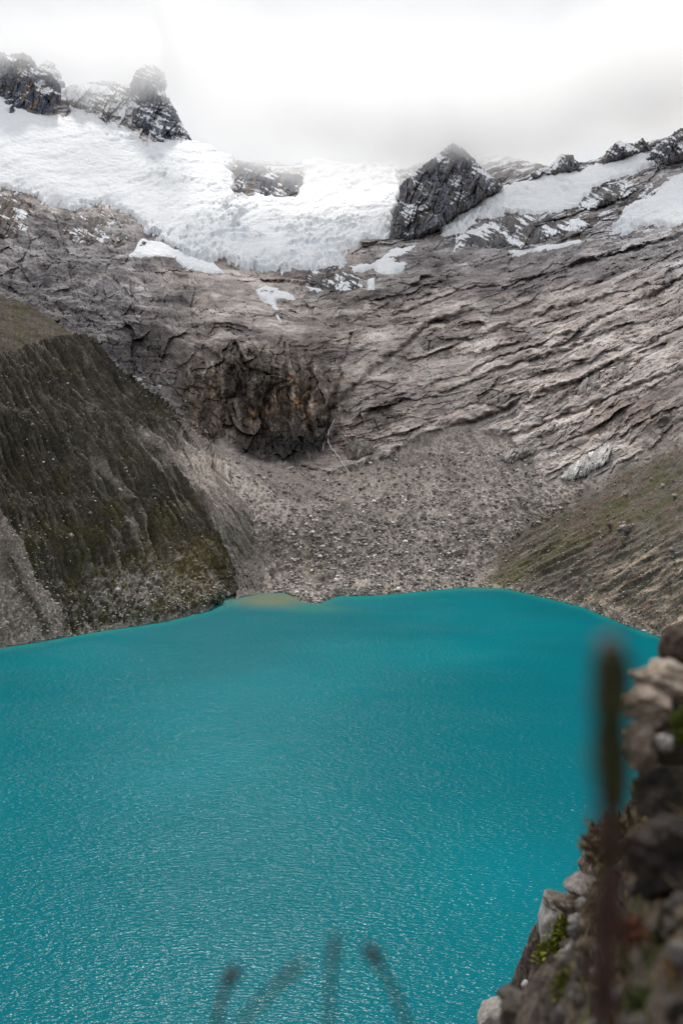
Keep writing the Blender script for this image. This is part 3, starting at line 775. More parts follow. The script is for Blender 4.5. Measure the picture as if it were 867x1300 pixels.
crag('large dark pyramid crag rising through the glacier under the cloud', [(494, 302), (499, 278), (503, 262), (508, 250), (506, 238), (522, 222), (540, 208), (556, 196), (573, 182), (590, 190),
      (604, 206), (622, 222), (640, 238), (618, 248), (600, 262), (578, 275), (560, 292), (535, 303), (512, 307)], Dm1(530, 300) + 8, 48, 90, .30, (.10, .102, .115), (.2, .17, .13), .6, seed=21)
crag('small misty rock knob poking out at the cloud edge right of the pyramid crag', [(668, 231), (675, 220), (700, 208), (712, 196), (726, 197), (738, 212), (720, 218), (700, 224), (680, 231)], Dm1(700, 225) - 8, 18, 50, .45, (.12, .12, .13), seed=25)
crag('double-headed dark rock knob on the skyline at upper right', [(762, 207), (772, 190), (785, 178), (798, 183), (806, 182), (815, 177), (825, 185), (828, 197), (800, 200), (780, 203)], Dm1(800, 200) - 8, 16, 50, .35, (.09, .09, .10), seed=29)
crag('highest dark crag on the skyline cut by the right edge', [(820, 202), (828, 190), (845, 178), (856, 168), (870, 160), (900, 140), (960, 120), (960, 215), (900, 208), (867, 203), (845, 208), (832, 205)], Dm1(867, 205) - 12, 26, 60, .4, (.09, .09, .10), seed=33)
crag('dark wedge-shaped outcrop within the right glacier', [(733, 264), (742, 248), (758, 240), (780, 234), (800, 231), (808, 240), (790, 251), (770, 259), (750, 266)], Dm1(765, 262) - 10, 16, 30, .35, (.09, .09, .095), seed=37, wall=True)
crag('long dark cliff band below the smooth right glacier', [(572, 322), (578, 302), (606, 288), (640, 276), (668, 274), (700, 281), (735, 277), (752, 286), (728, 300), (692, 306), (672, 319), (640, 319), (600, 314)], Dm1(660, 318) - 14, 22, 40, .32, (.085, .085, .09), (.2, .17, .14), .5, seed=41, wall=True)
crag('dark crag beneath the glacier at the left edge', [(-40, 300), (-40, 246), (0, 247), (22, 249), (38, 262), (42, 288), (22, 302), (0, 304)], Dm1(10, 302) - 8, 20, 40, .28, (.10, .09, .085), (.22, .17, .13), .7, seed=45, wall=True)
crag('brown grey rock step below the upper left ice edge', [(66, 292), (84, 280), (110, 272), (140, 266), (164, 282), (178, 306), (150, 314), (110, 312), (82, 304)], Dm1(120, 312) - 8, 16, 40, .3, (.12, .11, .105), (.22, .17, .14), .6, seed=49, wall=True)
crag('dark block at the snout of the main glacier', [(384, 352), (400, 341), (422, 336), (444, 344), (460, 355), (464, 366), (440, 373), (402, 371)], Dm1(420, 372) - 5, 12, 30, .15, (.085, .08, .08), (.2, .16, .13), .5, seed=53, wall=True)
crag('dark blocky crag along the steep snowfield at the right edge', [(798, 264), (822, 246), (845, 232), (880, 216), (920, 205), (920, 236), (870, 250), (840, 262), (815, 270)], Dm1(850, 258) - 8, 14, 30, .4, (.09, .09, .095), seed=57, wall=True)
crag('large pale grey slab outcrop above the right grassy bank', [(712, 607), (722, 592), (738, 580), (756, 570), (772, 561), (783, 566), (780, 580), (765, 592), (745, 603), (726, 610)], Dm1(745, 604) - 1, 9, 14, 0, (.30, .29, .285), (.36, .34, .33), .5, seed=61, wall=True)
crag('low grey ledge outcrop on the scree left of the pale slab', [(630, 583), (645, 572), (672, 562), (690, 560), (684, 572), (664, 582), (645, 588)], Dm1(660, 584) - 1, 6, 12, 0, (.19, .18, .17), (.3, .28, .26), .5, seed=65, wall=True)
crag('dark shattered outcrop at the foot of the stream cliffs', [(436, 568), (448, 556), (470, 560), (492, 568), (500, 578), (488, 586), (462, 588), (442, 584)], Dm1(470, 586) - 2, 8, 14, 0, (.12, .11, .10), (.25, .2, .15), .5, seed=69, wall=True)
crag('rugged dark rock knob above the right scree', [(728, 498), (738, 484), (760, 470), (788, 462), (806, 466), (790, 482), (765, 494), (745, 504)], Dm1(765, 497) - 2, 9, 16, 0, (.13, .12, .115), (.26, .2, .17), .5, seed=73, wall=True)
# streams
def tube(pts, r, seg=6):
    pts = [Vector([float(c) for c in p]) for p in pts]; V = []; Fc = []
    if not hasattr(r, '__len__'): r = [r] * len(pts)
    for i, p in enumerate(pts):
        d = (pts[min(i + 1, len(pts) - 1)] - pts[max(i - 1, 0)]).normalized()
        a = d.orthogonal().normalized(); b2 = d.cross(a)
        for k in range(seg):
            an = 2 * math.pi * k / seg
            V.append(p + float(r[i]) * (math.cos(an) * a + math.sin(an) * b2))
    for i in range(len(pts) - 1):
        for k in range(seg):
            Fc.append((i * seg + k, i * seg + (k + 1) % seg, (i + 1) * seg + (k + 1) % seg, (i + 1) * seg + k))
    return np.array([list(v) for v in V]), np.array(Fc)
m_, t_, b_ = newmat('whitewater_material'); b_.inputs['Base Color'].default_value = (.62, .64, .67, 1); b_.inputs['Roughness'].default_value = .35
nz_ = N(t_, 'ShaderNodeTexNoise'); nz_.inputs['Scale'].default_value = .8; bp_ = N(t_, 'ShaderNodeBump'); bp_.inputs['Distance'].default_value = .5
t_.links.new(nz_.outputs['Fac'], bp_.inputs['Height']); t_.links.new(bp_.outputs[0], b_.inputs['Normal'])
for lab, pl in (('thin white stream dropping beside the rust-stained overhang', [(425, 531), (419, 543), (417, 552), (416, 562), (421, 570), (430, 580), (436, 591), (440, 598)]),
                ('slanting white trickle over pale rock right of the main stream', [(436, 552), (446, 562), (455, 572), (460, 582), (462, 590)]),
                ('short white trickle hugging the overhang left of the main stream', [(419, 543), (414, 553), (411, 564), (409, 576)])):
    q = []
    for (a0, b0), (a1_, b1_) in zip(pl[:-1], pl[1:]):
        for k in range(4):
            q.append((a0 + (a1_ - a0) * k / 4 + random.uniform(-.5, .5), b0 + (b1_ - b0) * k / 4))
    pts = [surf(a, b_2)[0] + surf(a, b_2)[1] * .35 for a, b_2 in q]
    V, Fc = tube(pts, [random.uniform(.25, .6) for _ in pts])
    tag(link('waterfall', mesh_np('waterfall', V, Fc), m_), lab, 'waterfall')

# ================================================================== STONES AND BOULDERS
import bmesh
def ico(sub):
    bm = bmesh.new(); bmesh.ops.create_icosphere(bm, subdivisions=sub, radius=1)
    V = np.array([v.co[:] for v in bm.verts]); Fc = np.array([[v.index for v in f.verts] for f in bm.faces]); bm.free()
    return V, Fc
ICO = {k: ico(k) for k in (1, 2, 3, 4, 5)}
def rock_shape(sub, seed, planes=9, cut=.72, rough=.08, sq=(1, .85, .65), fine=.02):
    r = np.random.RandomState(seed)
    V, Fc = ICO[sub]; V = V.copy()
    for _ in range(planes):
        n = r.normal(size=3); n /= np.linalg.norm(n)
        d = V @ n; lim = cut * r.uniform(.8, 1.15)
        V = V - np.clip(d - lim, 0, None)[:, None] * n
    o = r.uniform(0, 50, 3)
    V = V * (1 + rough * fbm(V[:, 0] * 1.6 + o[0], V[:, 1] * 1.6 + o[1], V[:, 2] * 1.6 + o[2], 3)[:, None]
             + fine * fbm(V[:, 0] * 8 + o[0], V[:, 1] * 8 + o[1], V[:, 2] * 8 + o[2], 3, .7)[:, None])
    return V * np.array(sq), Fc
stone_vars = []
for i in range(10):
    stone_vars.append([rock_shape(2, 100 + i, 9, .7, .25, (1, random.uniform(.7, 1), random.uniform(.5, .8))) ])
bould_me = []
tones = [(.34, .325, .31), (.24, .23, .22), (.42, .40, .385), (.17, .165, .16), (.30, .27, .24)]
for i in range(10):
    V, Fc = stone_vars[i][0]
    c = np.zeros(V.shape) + np.array(tones[i % 5]) * (1 + .25 * perlin(V[:, 0] * 2, V[:, 1] * 2, V[:, 2] * 2))[:, None]
    me = mesh_np('boulder', V, Fc, c, smooth=False); me.materials.append(M_far_stone); bould_me.append(me)
def put_boulder(px, py, r_px, var, label, group=None, sq=1.0):
    p, n = surf(px, py, is_mor(px, py))
    o = link('boulder', bould_me[var])
    d = p[1]; s = r_px / F * d
    o.location = p + n * s * .2
    o.rotation_euler = (random.uniform(-.3, .3), random.uniform(-.3, .3), random.uniform(0, 6.28))
    o.scale = (s, s, s * sq)
    return tag(o, label, 'boulder', group)
uniq = [(144, 757, 4.5, 2, 'white boulder standing out on the dark mossy foot of the moraine'),
        (80, 694, 3.5, 2, 'pale boulder low on the dark moraine right of the scree tongue'),
        (143, 629, 4, 2, 'flat whitish boulder halfway up the dark moraine'),
        (103, 664, 3, 0, 'lone light grey boulder in the middle of the mossy moraine slope'),
        (33, 555, 3, 0, 'small pale boulder high on the dark moraine near the left edge'),
        (595, 663, 7, 3, 'large dark boulder in the middle of the scree fan'),
        (507, 664, 6, 3, 'dark boulder on the scree fan left of the large dark one'),
        (537, 659, 5, 3, 'low dark boulder between the two dark boulders on the scree'),
        (700, 594, 4.5, 2, 'white angular boulder left of the pale slab outcrop'),
        (794, 628, 3.2, 0, 'grey boulder on the right grassy slope above the reddish rock'),
        (841, 616, 3.6, 2, 'pale boulder on the grass near the right edge'),
        (858, 630, 5, 1, 'grey boulder at the right edge above the tan gullies'),
        (497, 752, 5, 4, 'flat tan boulder at the waterline in the middle of the far shore'),
        (856, 700, 4.5, 1, 'grey boulder among tan gullies on the right bank'),
        (778, 777, 4, 0, 'pale rock just above the right shore'),
        (178, 488, 4.5, 2, 'largest white rock in the pale pile behind the moraine crest')]
for a in uniq: put_boulder(*a)
def special(px, py, rx, ry, seed, c1, c2, label):
    V, Fc = rock_shape(4, seed, 12, .68, .35, (1, .8, ry / rx), .06)
    V = V * (1 + .14 * facets(V[:, 0] * 2.4 + V[:, 2], V[:, 2] * 2.4 + V[:, 1], seed, 1.8, .2))[:, None]
    c = mixc(np.zeros(V.shape) + np.array(c1), c2, sstep(-.1, .4, fbm(V[:, 0] * 2 + seed, V[:, 1] * 2, V[:, 2] * 2, 3)))
    me = mesh_np('boulder', V, Fc, c, smooth=False); me.materials.append(M_far_stone)
    p, n = surf(px, py, is_mor(px, py)); o = link('boulder', me); o.location = p + n * (ry * .5 / F * p[1]); s_ = rx / F * p[1]; o.scale = (s_, s_, s_)
    return tag(o, label, 'boulder')
special(797, 674, 12, 9, 61, (.22, .17, .155), (.46, .39, .37), 'large reddish white boulder in the brown patch on the right hillside')
special(775, 668, 6, 4, 62, (.14, .085, .07), (.24, .16, .14), 'dark red brown boulder left of the large reddish white boulder')
special(641, 596 - 12, 7, 3.5, 64, (.16, .155, .15), (.30, .29, .28), 'low grey slab boulder at the right edge of the scree fan')
TONE = ['light grey', 'mid grey', 'whitish', 'dark grey', 'tan']
def place(a, b_1, group):
    if 'dark moraine' in group:
        return ('high' if b_1 < 560 else 'midway' if b_1 < 680 else 'low') + ' on the dark moraine ' + ('near the left edge' if a < 90 else 'towards its right flank' if a > 170 else 'at the middle')
    if 'foot of the moraine' in group:
        return 'at the moraine foot ' + ('below the pale scree tongue' if a < 90 else 'at the middle of the left shore' if a < 190 else 'near the shallow cove')
    if 'scree fan' in group:
        return 'on the ' + ('upper' if b_1 < 650 else 'middle' if b_1 < 700 else 'lower') + ' scree fan ' + ('towards the moraine side' if a < 430 else 'towards the green hillside' if a > 550 else 'at its centre')
    if 'right hillside' in group:
        return 'on the right hillside ' + ('above the tan gullies' if b_1 < 690 else 'among the tan gullies near the shore')
    return None
RS = np.random.RandomState(5)
def scatter(n, xr, yr, cond, rr, label, group, vars_, sq=1.0):
    k = 0; tries = 0
    while k < n and tries < n * 60:
        tries += 1
        a, b_1 = RS.uniform(*xr), RS.uniform(*yr)
        if b_1 > shore_y(a) - 2.5 or not cond(a, b_1): continue
        r = rr[0] * (rr[1] / rr[0]) ** (RS.rand() ** 2.2)
        v_ = int(RS.choice(vars_)); pl = place(a, b_1, group)
        lb = label if pl is None else ('small ' if r < 2.3 else '' if r < 3.3 else 'large ') + TONE[v_ % 5] + ' boulder ' + pl
        put_boulder(a, b_1, r, v_, lb, group, sq); k += 1
scatter(60, (0, 300), (470, 770), lambda a, b_1: is_mor(a, b_1) and b_1 > 480 and a < 60 + .9 * (b_1 - 440), (1.3, 2.6), 'small pale boulder scattered on the dark moraine slope', 'boulders scattered on the dark moraine', [0, 1, 2, 5, 7])
scatter(50, (0, 300), (735, 815), lambda a, b_1: is_mor(a, b_1) and b_1 > shore_y(a) - 42, (1.8, 4.6), 'grey boulder among rubble at the foot of the moraine by the left shore', 'boulders at the foot of the moraine', [0, 1, 2, 6, 5])
scatter(80, (330, 640), (610, 745), lambda a, b_1: not is_mor(a, b_1) and a < 690 - .5 * (b_1 - 600), (1.8, 4.6), 'grey boulder among smaller stones on the scree fan', 'boulders on the scree fan', [0, 1, 3, 4, 6, 8])
scatter(40, (660, 866), (580, 770), lambda a, b_1: b_1 > 600 + .45 * (800 - a), (1.4, 3.2), 'grey boulder lying on the right grassy hillside', 'boulders on the right hillside', [0, 1, 2, 6])
scatter(30, (378, 475), (744, 768), lambda a, b_1: b_1 > shore_y(a) - 8, (2.0, 4.2), 'dark boulder on the low gravel spit beside the shallow cove', 'boulders on the gravel spit', [1, 3, 8])
scatter(12, (160, 205), (476, 498), lambda a, b_1: abs(b_1 - (470 + .55 * (a - 150))) < 6 and not is_mor(a, b_1), (2.2, 4.4), 'white rock in the pale pile strung behind the moraine crest', 'white rocks behind the moraine crest', [2, 7])
scatter(10, (226, 264), (508, 560), lambda a, b_1: abs(b_1 - (508 + 1.3 * (a - 228))) < 8 and not is_mor(a, b_1), (1.4, 2.6), 'pale rock on the bouldery rib left of the dark overhang', 'pale rocks left of the overhang', [0, 2, 7])
# countless smaller stones, joined
def stones_mass(name, n, xr, yr, dens, rr, label, base, spread):
    V0, F0 = ICO[1]
    Vs = []; Fs = []; Cs = []; k = 0
    lib = [rock_shape(1, 300 + i, 5, .75, .5)[0] for i in range(12)]
    mul = 8 if name != 'shore_stones' else 60
    xs = RS.uniform(xr[0], xr[1], n * mul); ys = RS.uniform(yr[0], yr[1], n * mul)
    ok = (ys < shore_y(xs) - (1.0 if name != 'shore_stones' else -.6)) & (RS.rand(n * mul) < dens(xs, ys))
    xs, ys = xs[ok][:n], ys[ok][:n]
    for a, b_1 in zip(xs, ys):
        p, nn = surf(a, b_1, is_mor(a, b_1))
        r = rr[0] * (rr[1] / rr[0]) ** (RS.rand() ** 2.0) / F * p[1]
        th = RS.uniform(0, 6.28); cs_, sn_ = math.cos(th), math.sin(th)
        v = lib[RS.randint(12)] * np.array([r, r * RS.uniform(.6, 1), r * RS.uniform(.5, .9)])
        v = np.stack([v[:, 0] * cs_ - v[:, 1] * sn_, v[:, 0] * sn_ + v[:, 1] * cs_, v[:, 2]], -1) + p + nn * r * .3
        Vs.append(v); Fs.append(F0 + k * len(V0)); k += 1
        tone = np.array(base) * math.exp(RS.normal() * spread)
        Cs.append(np.zeros(v.shape) + tone)
    me = mesh_np(name, np.concatenate(Vs), np.concatenate(Fs), np.concatenate(Cs), smooth=False)
    return tag(link(name, me, M_far_stone), label, name.replace('_', ' '), kind='stuff')
def dens_s(a, b_1):
    d = sdpoly(SCREE, a, b_1)
    mor = (a < 345) & (b_1 > np.interp(a, um, mtop))
    core = np.exp(-(((a - 500) / 110) ** 2 + ((b_1 - 690) / 55) ** 2)) + .8 * sstep(720, 745, b_1) + .25
    return np.where((d > 0) & ~mor, np.clip(core * (.5 + 1.1 * perlin(a / 18, b_1 / 14)), .02, 1), 0)
stones_mass('scree_stones', 6000, (255, 740), (575, 768), dens_s, (1.0, 4.4), 'small broken grey stones strewn over the scree fan', (.30, .28, .265), .5)
def dens_m(a, b_1):
    mor = (a < 345) & (b_1 > np.interp(a, um, mtop) + 3)
    lowd = sstep(60, 8, shore_y(a) - b_1) * np.clip(.5 + 1.5 * perlin(a / 20, b_1 / 14), 0, 1)
    tng = np.exp(-((a - (10 + .55 * (b_1 - 700))) / 26) ** 2) * (b_1 > 670)
    return np.where(mor, np.clip(np.maximum(lowd, .8 * tng) + .035, 0, 1), 0)
stones_mass('moraine_stones', 3600, (-8, 345), (470, 822), dens_m, (.9, 2.6), 'pale rubble stones along the foot of the moraine', (.34, .325, .305), .35)
def dens_g(a, b_1):
    d = sdpoly(GRASS, a, b_1)
    return np.where(d > 2, .12 + .8 * sstep(24, 4, shore_y(a) - b_1) + .4 * sstep(650, 740, b_1), 0)
stones_mass('hillside_stones', 1500, (600, 875), (560, 825), dens_g, (.7, 2.8), 'small stones scattered over the right hillside and shore', (.32, .29, .26), .35)

def dens_shore(a, b_1):
    dd = shore_y(a) - b_1
    return np.where((a > -8) & (a < 872), np.exp(-dd / 3.0) * np.clip(.55 + 1.6 * perlin(a / 16, a * 0), .05, 1) + (np.abs(a - 430) < 52) * (dd < 9) * .6, 0)
stones_mass('shore_stones', 2400, (-8, 872), (738, 830), dens_shore, (1.0, 2.6), 'wet and dry stones lining the far waterline', (.22, .205, .19), .5)

# ================================================================== LAKE
m, t, b = newmat('water_material')
L = t.links.new
geo = N(t, 'ShaderNodeNewGeometry')
def wave(sx, sy, rot, det, rough=.5, dist=0.0):
    mp = N(t, 'ShaderNodeMapping'); mp.inputs['Rotation'].default_value = (0, 0, rot); mp.inputs['Scale'].default_value = (sx, sy, 1)
    L(geo.outputs['Position'], mp.inputs['Vector'])
    nz = N(t, 'ShaderNodeTexNoise'); nz.inputs['Scale'].default_value = 1; nz.inputs['Detail'].default_value = det
    nz.inputs['Roughness'].default_value = rough; nz.inputs['Distortion'].default_value = dist
    L(mp.outputs[0], nz.inputs['Vector'])
    return nz.outputs['Fac']
w1 = wave(.55, 1.35, .12, 1.5, .5, .3)
w2 = wave(1.5, 3.4, -.25, 1)
w3 = wave(.02, .035, .3, 3)
def mth(op, a, c):
    q = N(t, 'ShaderNodeMath', operation=op)
    for i, v in enumerate((a, c)):
        if isinstance(v, (int, float)): q.inputs[i].default_value = v
        else: L(v, q.inputs[i])
    return q.outputs[0]
gust = N(t, 'ShaderNodeMapRange'); L(w3, gust.inputs['Value'])
gust.inputs['From Min'].default_value = .35; gust.inputs['From Max'].default_value = .65
gust.inputs['To Min'].default_value = .75; gust.inputs['To Max'].default_value = 1.1
h = mth('ADD', mth('MULTIPLY', w1, .42), mth('MULTIPLY', w2, .16))
h = mth('MULTIPLY', h, gust.outputs[0])
bp = N(t, 'ShaderNodeBump'); bp.inputs['Strength'].default_value = 1; bp.inputs['Distance'].default_value = 1
L(h, bp.inputs['Height']); 
at = N(t, 'ShaderNodeAttribute', attribute_name='Col')
t.nodes.remove(b)
df = N(t, 'ShaderNodeBsdfDiffuse'); gl = N(t, 'ShaderNodeBsdfGlossy'); gl.inputs['Roughness'].default_value = .19
fr = N(t, 'ShaderNodeFresnel'); fr.inputs['IOR'].default_value = 1.33
L(at.outputs['Color'], df.inputs['Color'])
for q in (df, gl, fr): L(bp.outputs[0], q.inputs['Normal'])
ms = N(t, 'ShaderNodeMixShader'); L(mth('MINIMUM', mth('MULTIPLY', fr.outputs[0], .8), .014), ms.inputs[0]); L(df.outputs[0], ms.inputs[1]); L(gl.outputs[0], ms.inputs[2])
L(ms.outputs[0], t.nodes['Material Output'].inputs['Surface'])
M_water = m
lx = np.linspace(-900, 700, 260); ly = np.concatenate([np.linspace(60, 380, 60), np.linspace(384, 800, 240)])
LX, LY = np.meshgrid(lx, ly)
lpx = 433.5 + F * LX / LY; lpy = HZ + F * CZ / LY
sh = lpy - shore_y(lpx)
CW = np.zeros(LX.shape + (3,)) + np.array([.0001, .110, .138])
pat = fbm(LX / 120, LY / 160, None, 3)
CW = mixc(CW, [.0001, .140, .172], sstep(-.2, .5, pat))
CW = mixc(CW, [.01, .17, .165], sstep(7, 1, sh + 2 * perlin(LX / 9, LY / 12)) * .9)
cove = np.exp(-(((lpx - 345) / 48) ** 2 + ((lpy - 761) / 9) ** 2))
CW = mixc(CW, [.13, .155, .10], np.clip(cove * 1.4, 0, 1) * .9)
cove = np.exp(-(((lpx - 400) / 40) ** 2 + ((lpy - 772) / 5) ** 2))
CW = mixc(CW, [.03, .15, .12], np.clip(cove * 1.4, 0, 1) * .7)
CW = mixc(CW, [.05, .16, .13], .7 * np.exp(-(((lpx - 620) / 40) ** 2 + ((lpy - 747) / 3) ** 2)))
P3 = np.stack([LX, LY, np.zeros_like(LX)], -1)
Fw = gridfaces(*LX.shape)[:, ::-1]
o = link('lake', mesh_np('lake', P3, Fw, CW), M_water)
tag(o, 'turquoise glacial lake with small wind ripples', 'lake', kind='structure')
# lake bed and ground sheet out to the horizon
m, t, b = newmat('ground_material'); b.inputs['Base Color'].default_value = (.15, .13, .11, 1); b.inputs['Roughness'].default_value = 1
g = 9000
o = link('ground', mesh_np('ground', np.array([[-g, -g, -40], [g, -g, -40], [g, g, -40], [-g, g, -40]], float), np.array([[0, 1, 2, 3]])), m)
tag(o, 'valley floor under and around the lake', 'ground', kind='structure')

# ================================================================== CLOUD BANK
def cloud(name, label, lo, hi, dens, slopes, seed):
    me = bpy.data.meshes.new(name)
    (x0, y0, z0), (x1, y1, z1) = lo, hi
    vs = [(x0, y0, z0), (x1, y0, z0), (x1, y1, z0), (x0, y1, z0), (x0, y0, z1), (x1, y0, z1), (x1, y1, z1), (x0, y1, z1)]
    me.from_pydata(vs, [], [(0, 3, 2, 1), (4, 5, 6, 7), (0, 1, 5, 4), (1, 2, 6, 5), (2, 3, 7, 6), (3, 0, 4, 7)])
    m = bpy.data.materials.new('cloud_material'); m.use_nodes = True; t = m.node_tree
    for n in list(t.nodes): t.nodes.remove(n)
    L = t.links.new
    out = N(t, 'ShaderNodeOutputMaterial'); pv = N(t, 'ShaderNodeVolumePrincipled')
    pv.inputs['Color'].default_value = (1, 1, 1, 1); pv.inputs['Anisotropy'].default_value = 0.2
    tc = N(t, 'ShaderNodeTexCoord'); sp = N(t, 'ShaderNodeSeparateXYZ'); L(tc.outputs['Object'], sp.inputs[0])
    nz = N(t, 'ShaderNodeTexNoise'); nz.inputs['Scale'].default_value = 1 / 110.; nz.inputs['Detail'].default_value = 6; nz.inputs['Roughness'].default_value = .66
    mp = N(t, 'ShaderNodeMapping'); mp.inputs['Location'].default_value = (seed * 300, 0, 0); L(tc.outputs['Object'], mp.inputs[0]); L(mp.outputs[0], nz.inputs['Vector'])
    def mth(op, a, c, clamp=False):
        q = N(t, 'ShaderNodeMath', operation=op); q.use_clamp = clamp
        for i, v in enumerate((a, c)):
            if isinstance(v, (int, float)): q.inputs[i].default_value = v
            else: L(v, q.inputs[i])
        return q.outputs[0]
    X, Y, Z = sp.outputs
    def ramp(v, a, b):
        r = N(t, 'ShaderNodeMapRange', interpolation_type='SMOOTHSTEP'); L(v, r.inputs['Value'])
        r.inputs['From Min'].default_value = a; r.inputs['From Max'].default_value = b
        return r.outputs[0]
    nn = mth('MULTIPLY', mth('SUBTRACT', nz.outputs['Fac'], .5), 1.0)
    # base of the cloud undulates along X
    cv = N(t, 'ShaderNodeFloatCurve'); 
    xm_ = mth('DIVIDE', mth('SUBTRACT', X, x0), x1 - x0); L(xm_, cv.inputs['Value'])
    crv = cv.mapping.curves[0]
    crv.points[0].location = slopes[0]; crv.points[1].location = slopes[-1]
    for p in slopes[1:-1]: crv.points.new(*p)
    cv.mapping.update()
    base = mth('ADD', mth('MULTIPLY', cv.outputs[0], z1 - z0), z0)
    hgt = mth('ADD', mth('SUBTRACT', Z, base), mth('MULTIPLY', nn, 130.))
    f = mth('MULTIPLY', ramp(hgt, -8, 42), ramp(hgt, 230, 70))
    f = mth('MULTIPLY', f, ramp(mth('ADD', Y, mth('MULTIPLY', nn, 150.)), y0 + 5, y0 + 70))
    f = mth('MULTIPLY', f, ramp(Z, z1, z1 - 60))
    f = mth('MULTIPLY', f, ramp(mth('ADD', X, mth('MULTIPLY', nn, .55 * (x1 - x0))), x0 + .12 * (x1 - x0), x0 + .42 * (x1 - x0))); f = mth('MULTIPLY', f, ramp(X, x1, x1 - .13 * (x1 - x0)))
    f = mth('MULTIPLY', f, dens)
    L(f, pv.inputs['Density']); L(pv.outputs[0], out.inputs['Volume'])
    o = link(name, me, m)
    return tag(o, label, 'cloud')
# x fraction -> z fraction of the cloud base
zc = lambda py, D=1320.: CZ + (HZ - py) / F * D
X0, X1, Z0_, Z1_ = -640., 900., 440., 840.
xf = lambda px, D=1320.: ((px - 433.5) / F * D - X0) / (X1 - X0)
zf = lambda py: (zc(py) - Z0_) / (Z1_ - Z0_)
cloud('cloud', 'white cloud bank hiding the ridge above the middle of the glacier', (X0, 1200, Z0_), (X1, 1430, Z1_), .0145,
      [(0, .9), (xf(120), .85), (xf(190), .62), (xf(238), zf(165)), (xf(290), zf(196)), (xf(350), zf(206)), (xf(440), zf(219)), (xf(520), zf(222)), (xf(580), zf(226)), (xf(640), zf(222)), (xf(700), zf(212)), (xf(765), zf(176)), (1, zf(150))], 1)
cloud('mist', 'thin veil of mist drifting across the tips of the two left peaks', (-760, 1400, 610), (-200, 1620, 800), .007,
      [(0, .1), (.35, .12), (.5, .35), (.7, .2), (1, .25)], 3)

# ================================================================== NEAR BANK (the hillside the photographer stands on)
def nearmat(name, scales, var, bump, rough=.9, bdist=.25):
    return terrain_mat(name, scales, var, bump, rough, bdist)
M_soil = nearmat('soil_material', [.12, .03, .008], .45, .9)
M_nrock = nearmat('near_rock_material', [.10, .025, .006], .22, .8)
M_moss = nearmat('moss_material', [.02, .006], .3, .8)
hp = [(-3, 0, -1.3), (-3, 3, -3.2), (-3, 8, -7.2), (0, 0, -1.05), (0, 1, -1.25), (0, 2, -2.2), (0, 4, -3.9), (0, 8, -7.3), (-1, 1, -1.35), (-1, 4, -3.9),
      (.3, .8, -.98), (.3, 1.6, -1.45), (.55, 1.6, -.84), (.6, 2.2, -1.16), (.63, 3, -1.64), (.58, 3.6, -2.1), (.8, 2.6, -1.02), (1.05, 3, -1.02), (1.2, 4.5, -1.98),
      (1.5, 6.5, -2.95), (1.42, 7, -3.4), (1.15, 7, -4.2), (1.3, 9, -5.1), (1.0, 9, -5.9), (2, 3, -.6), (2, 6, -1.95), (2.2, 8, -3.15), (3, 8, -2.7), (3, 3, -.35),
      (2, 0, -.7), (4, 12, -4.7), (2.4, 12, -6.4), (1.6, 12, -7.8), (6, 0, -.2), (6, 6, -1.0), (6, 12, -3.9), (0, 12, -10.4), (-6, 12, -10.2), (12, 12, -4), (-6, 0, -1.6),
      (-6, -4, .2), (0, -4, .4), (6, -4, 1.0), (12, 0, .3), (.9, 5.2, -3.2), (.5, 5, -4.2), (.5, 2.9, -1.95), (.75, 8.9, -6.5)]
hp = np.array(hp, float)
class TP3(TPS):
    def __init__(s, a):
        s.p = a[:, :2] / 3.0; v = a[:, 2]; n = len(a)
        r2 = ((s.p[:, None] - s.p[None]) ** 2).sum(-1)
        K = s.k(r2) + 3e-4 * np.eye(n); Q = np.c_[np.ones(n), s.p]
        s.w = np.linalg.solve(np.block([[K, Q], [Q.T, np.zeros((3, 3))]]), np.r_[v, 0, 0, 0])
    def __call__(s, x, y):
        return np.log(TPS.__call__(s, np.asarray(x, float) * 100, np.asarray(y, float) * 100))
HT = TP3(hp)
def near_h(X, Y):
    base = -1.0 - .8 * np.clip(Y - .9, 0, None) + .25 * np.clip(-Y, 0, None) + 1.2 * fbm(X / 14, Y / 14, None, 3) * sstep(8, 20, np.hypot(X, Y))
    X, Y = np.broadcast_arrays(np.asarray(X, float), np.asarray(Y, float))
    Xc, Yc = np.clip(X, -7, 9), np.clip(Y, -4, 13)
    loc = HT(Xc, Yc)
    k = sstep(5.5, 8.5, np.abs(X - .5)) ; k = np.maximum(k, sstep(10, 13.5, Y)); k = np.maximum(k, sstep(-2, -4, Y))
    h = loc * (1 - k) + base * k
    k2 = np.clip(.35 + .16 * Y, .4, 1.5)
    rel = .13 * k2 * fbm(X / .5, Y / .5, None, 4, .55) + .06 * k2 * fbm(X / .17, Y / .17, None, 4, .6, True) + .16 * k2 * facets(X / .34 / k2.clip(.5, 1), Y / .5, 51, 1.6, .3) + .06 * k2 * facets(X / .12, Y / .2, 52, 1.6, .3)
    return CZ + h + rel * sstep(0.3, 1.0, Y + np.abs(X))
nx = np.concatenate([-np.geomspace(260, 2.2, 40), np.linspace(-2, .2, 50), np.arange(.22, 2.6, .016), np.linspace(2.65, 5, 40), np.geomspace(5.2, 260, 40)])
ny = np.concatenate([-np.geomspace(120, .5, 24), np.linspace(-.4, 1.0, 24), np.arange(1.02, 4.2, .018), np.arange(4.2, 10, .045), np.geomspace(10.1, 125, 60)])
NX, NY = np.meshgrid(nx, ny)
NZ = near_h(NX, NY)
CN = np.zeros(NX.shape + (3,)) + np.array([.06, .047, .038])
p1 = fbm(NX / .3, NY / .3, None, 4, .6)
CN = mixc(CN, [.16, .135, .115], sstep(.05, .5, p1))
CN = mixc(CN, [.035, .028, .024], sstep(-.05, -.4, p1))
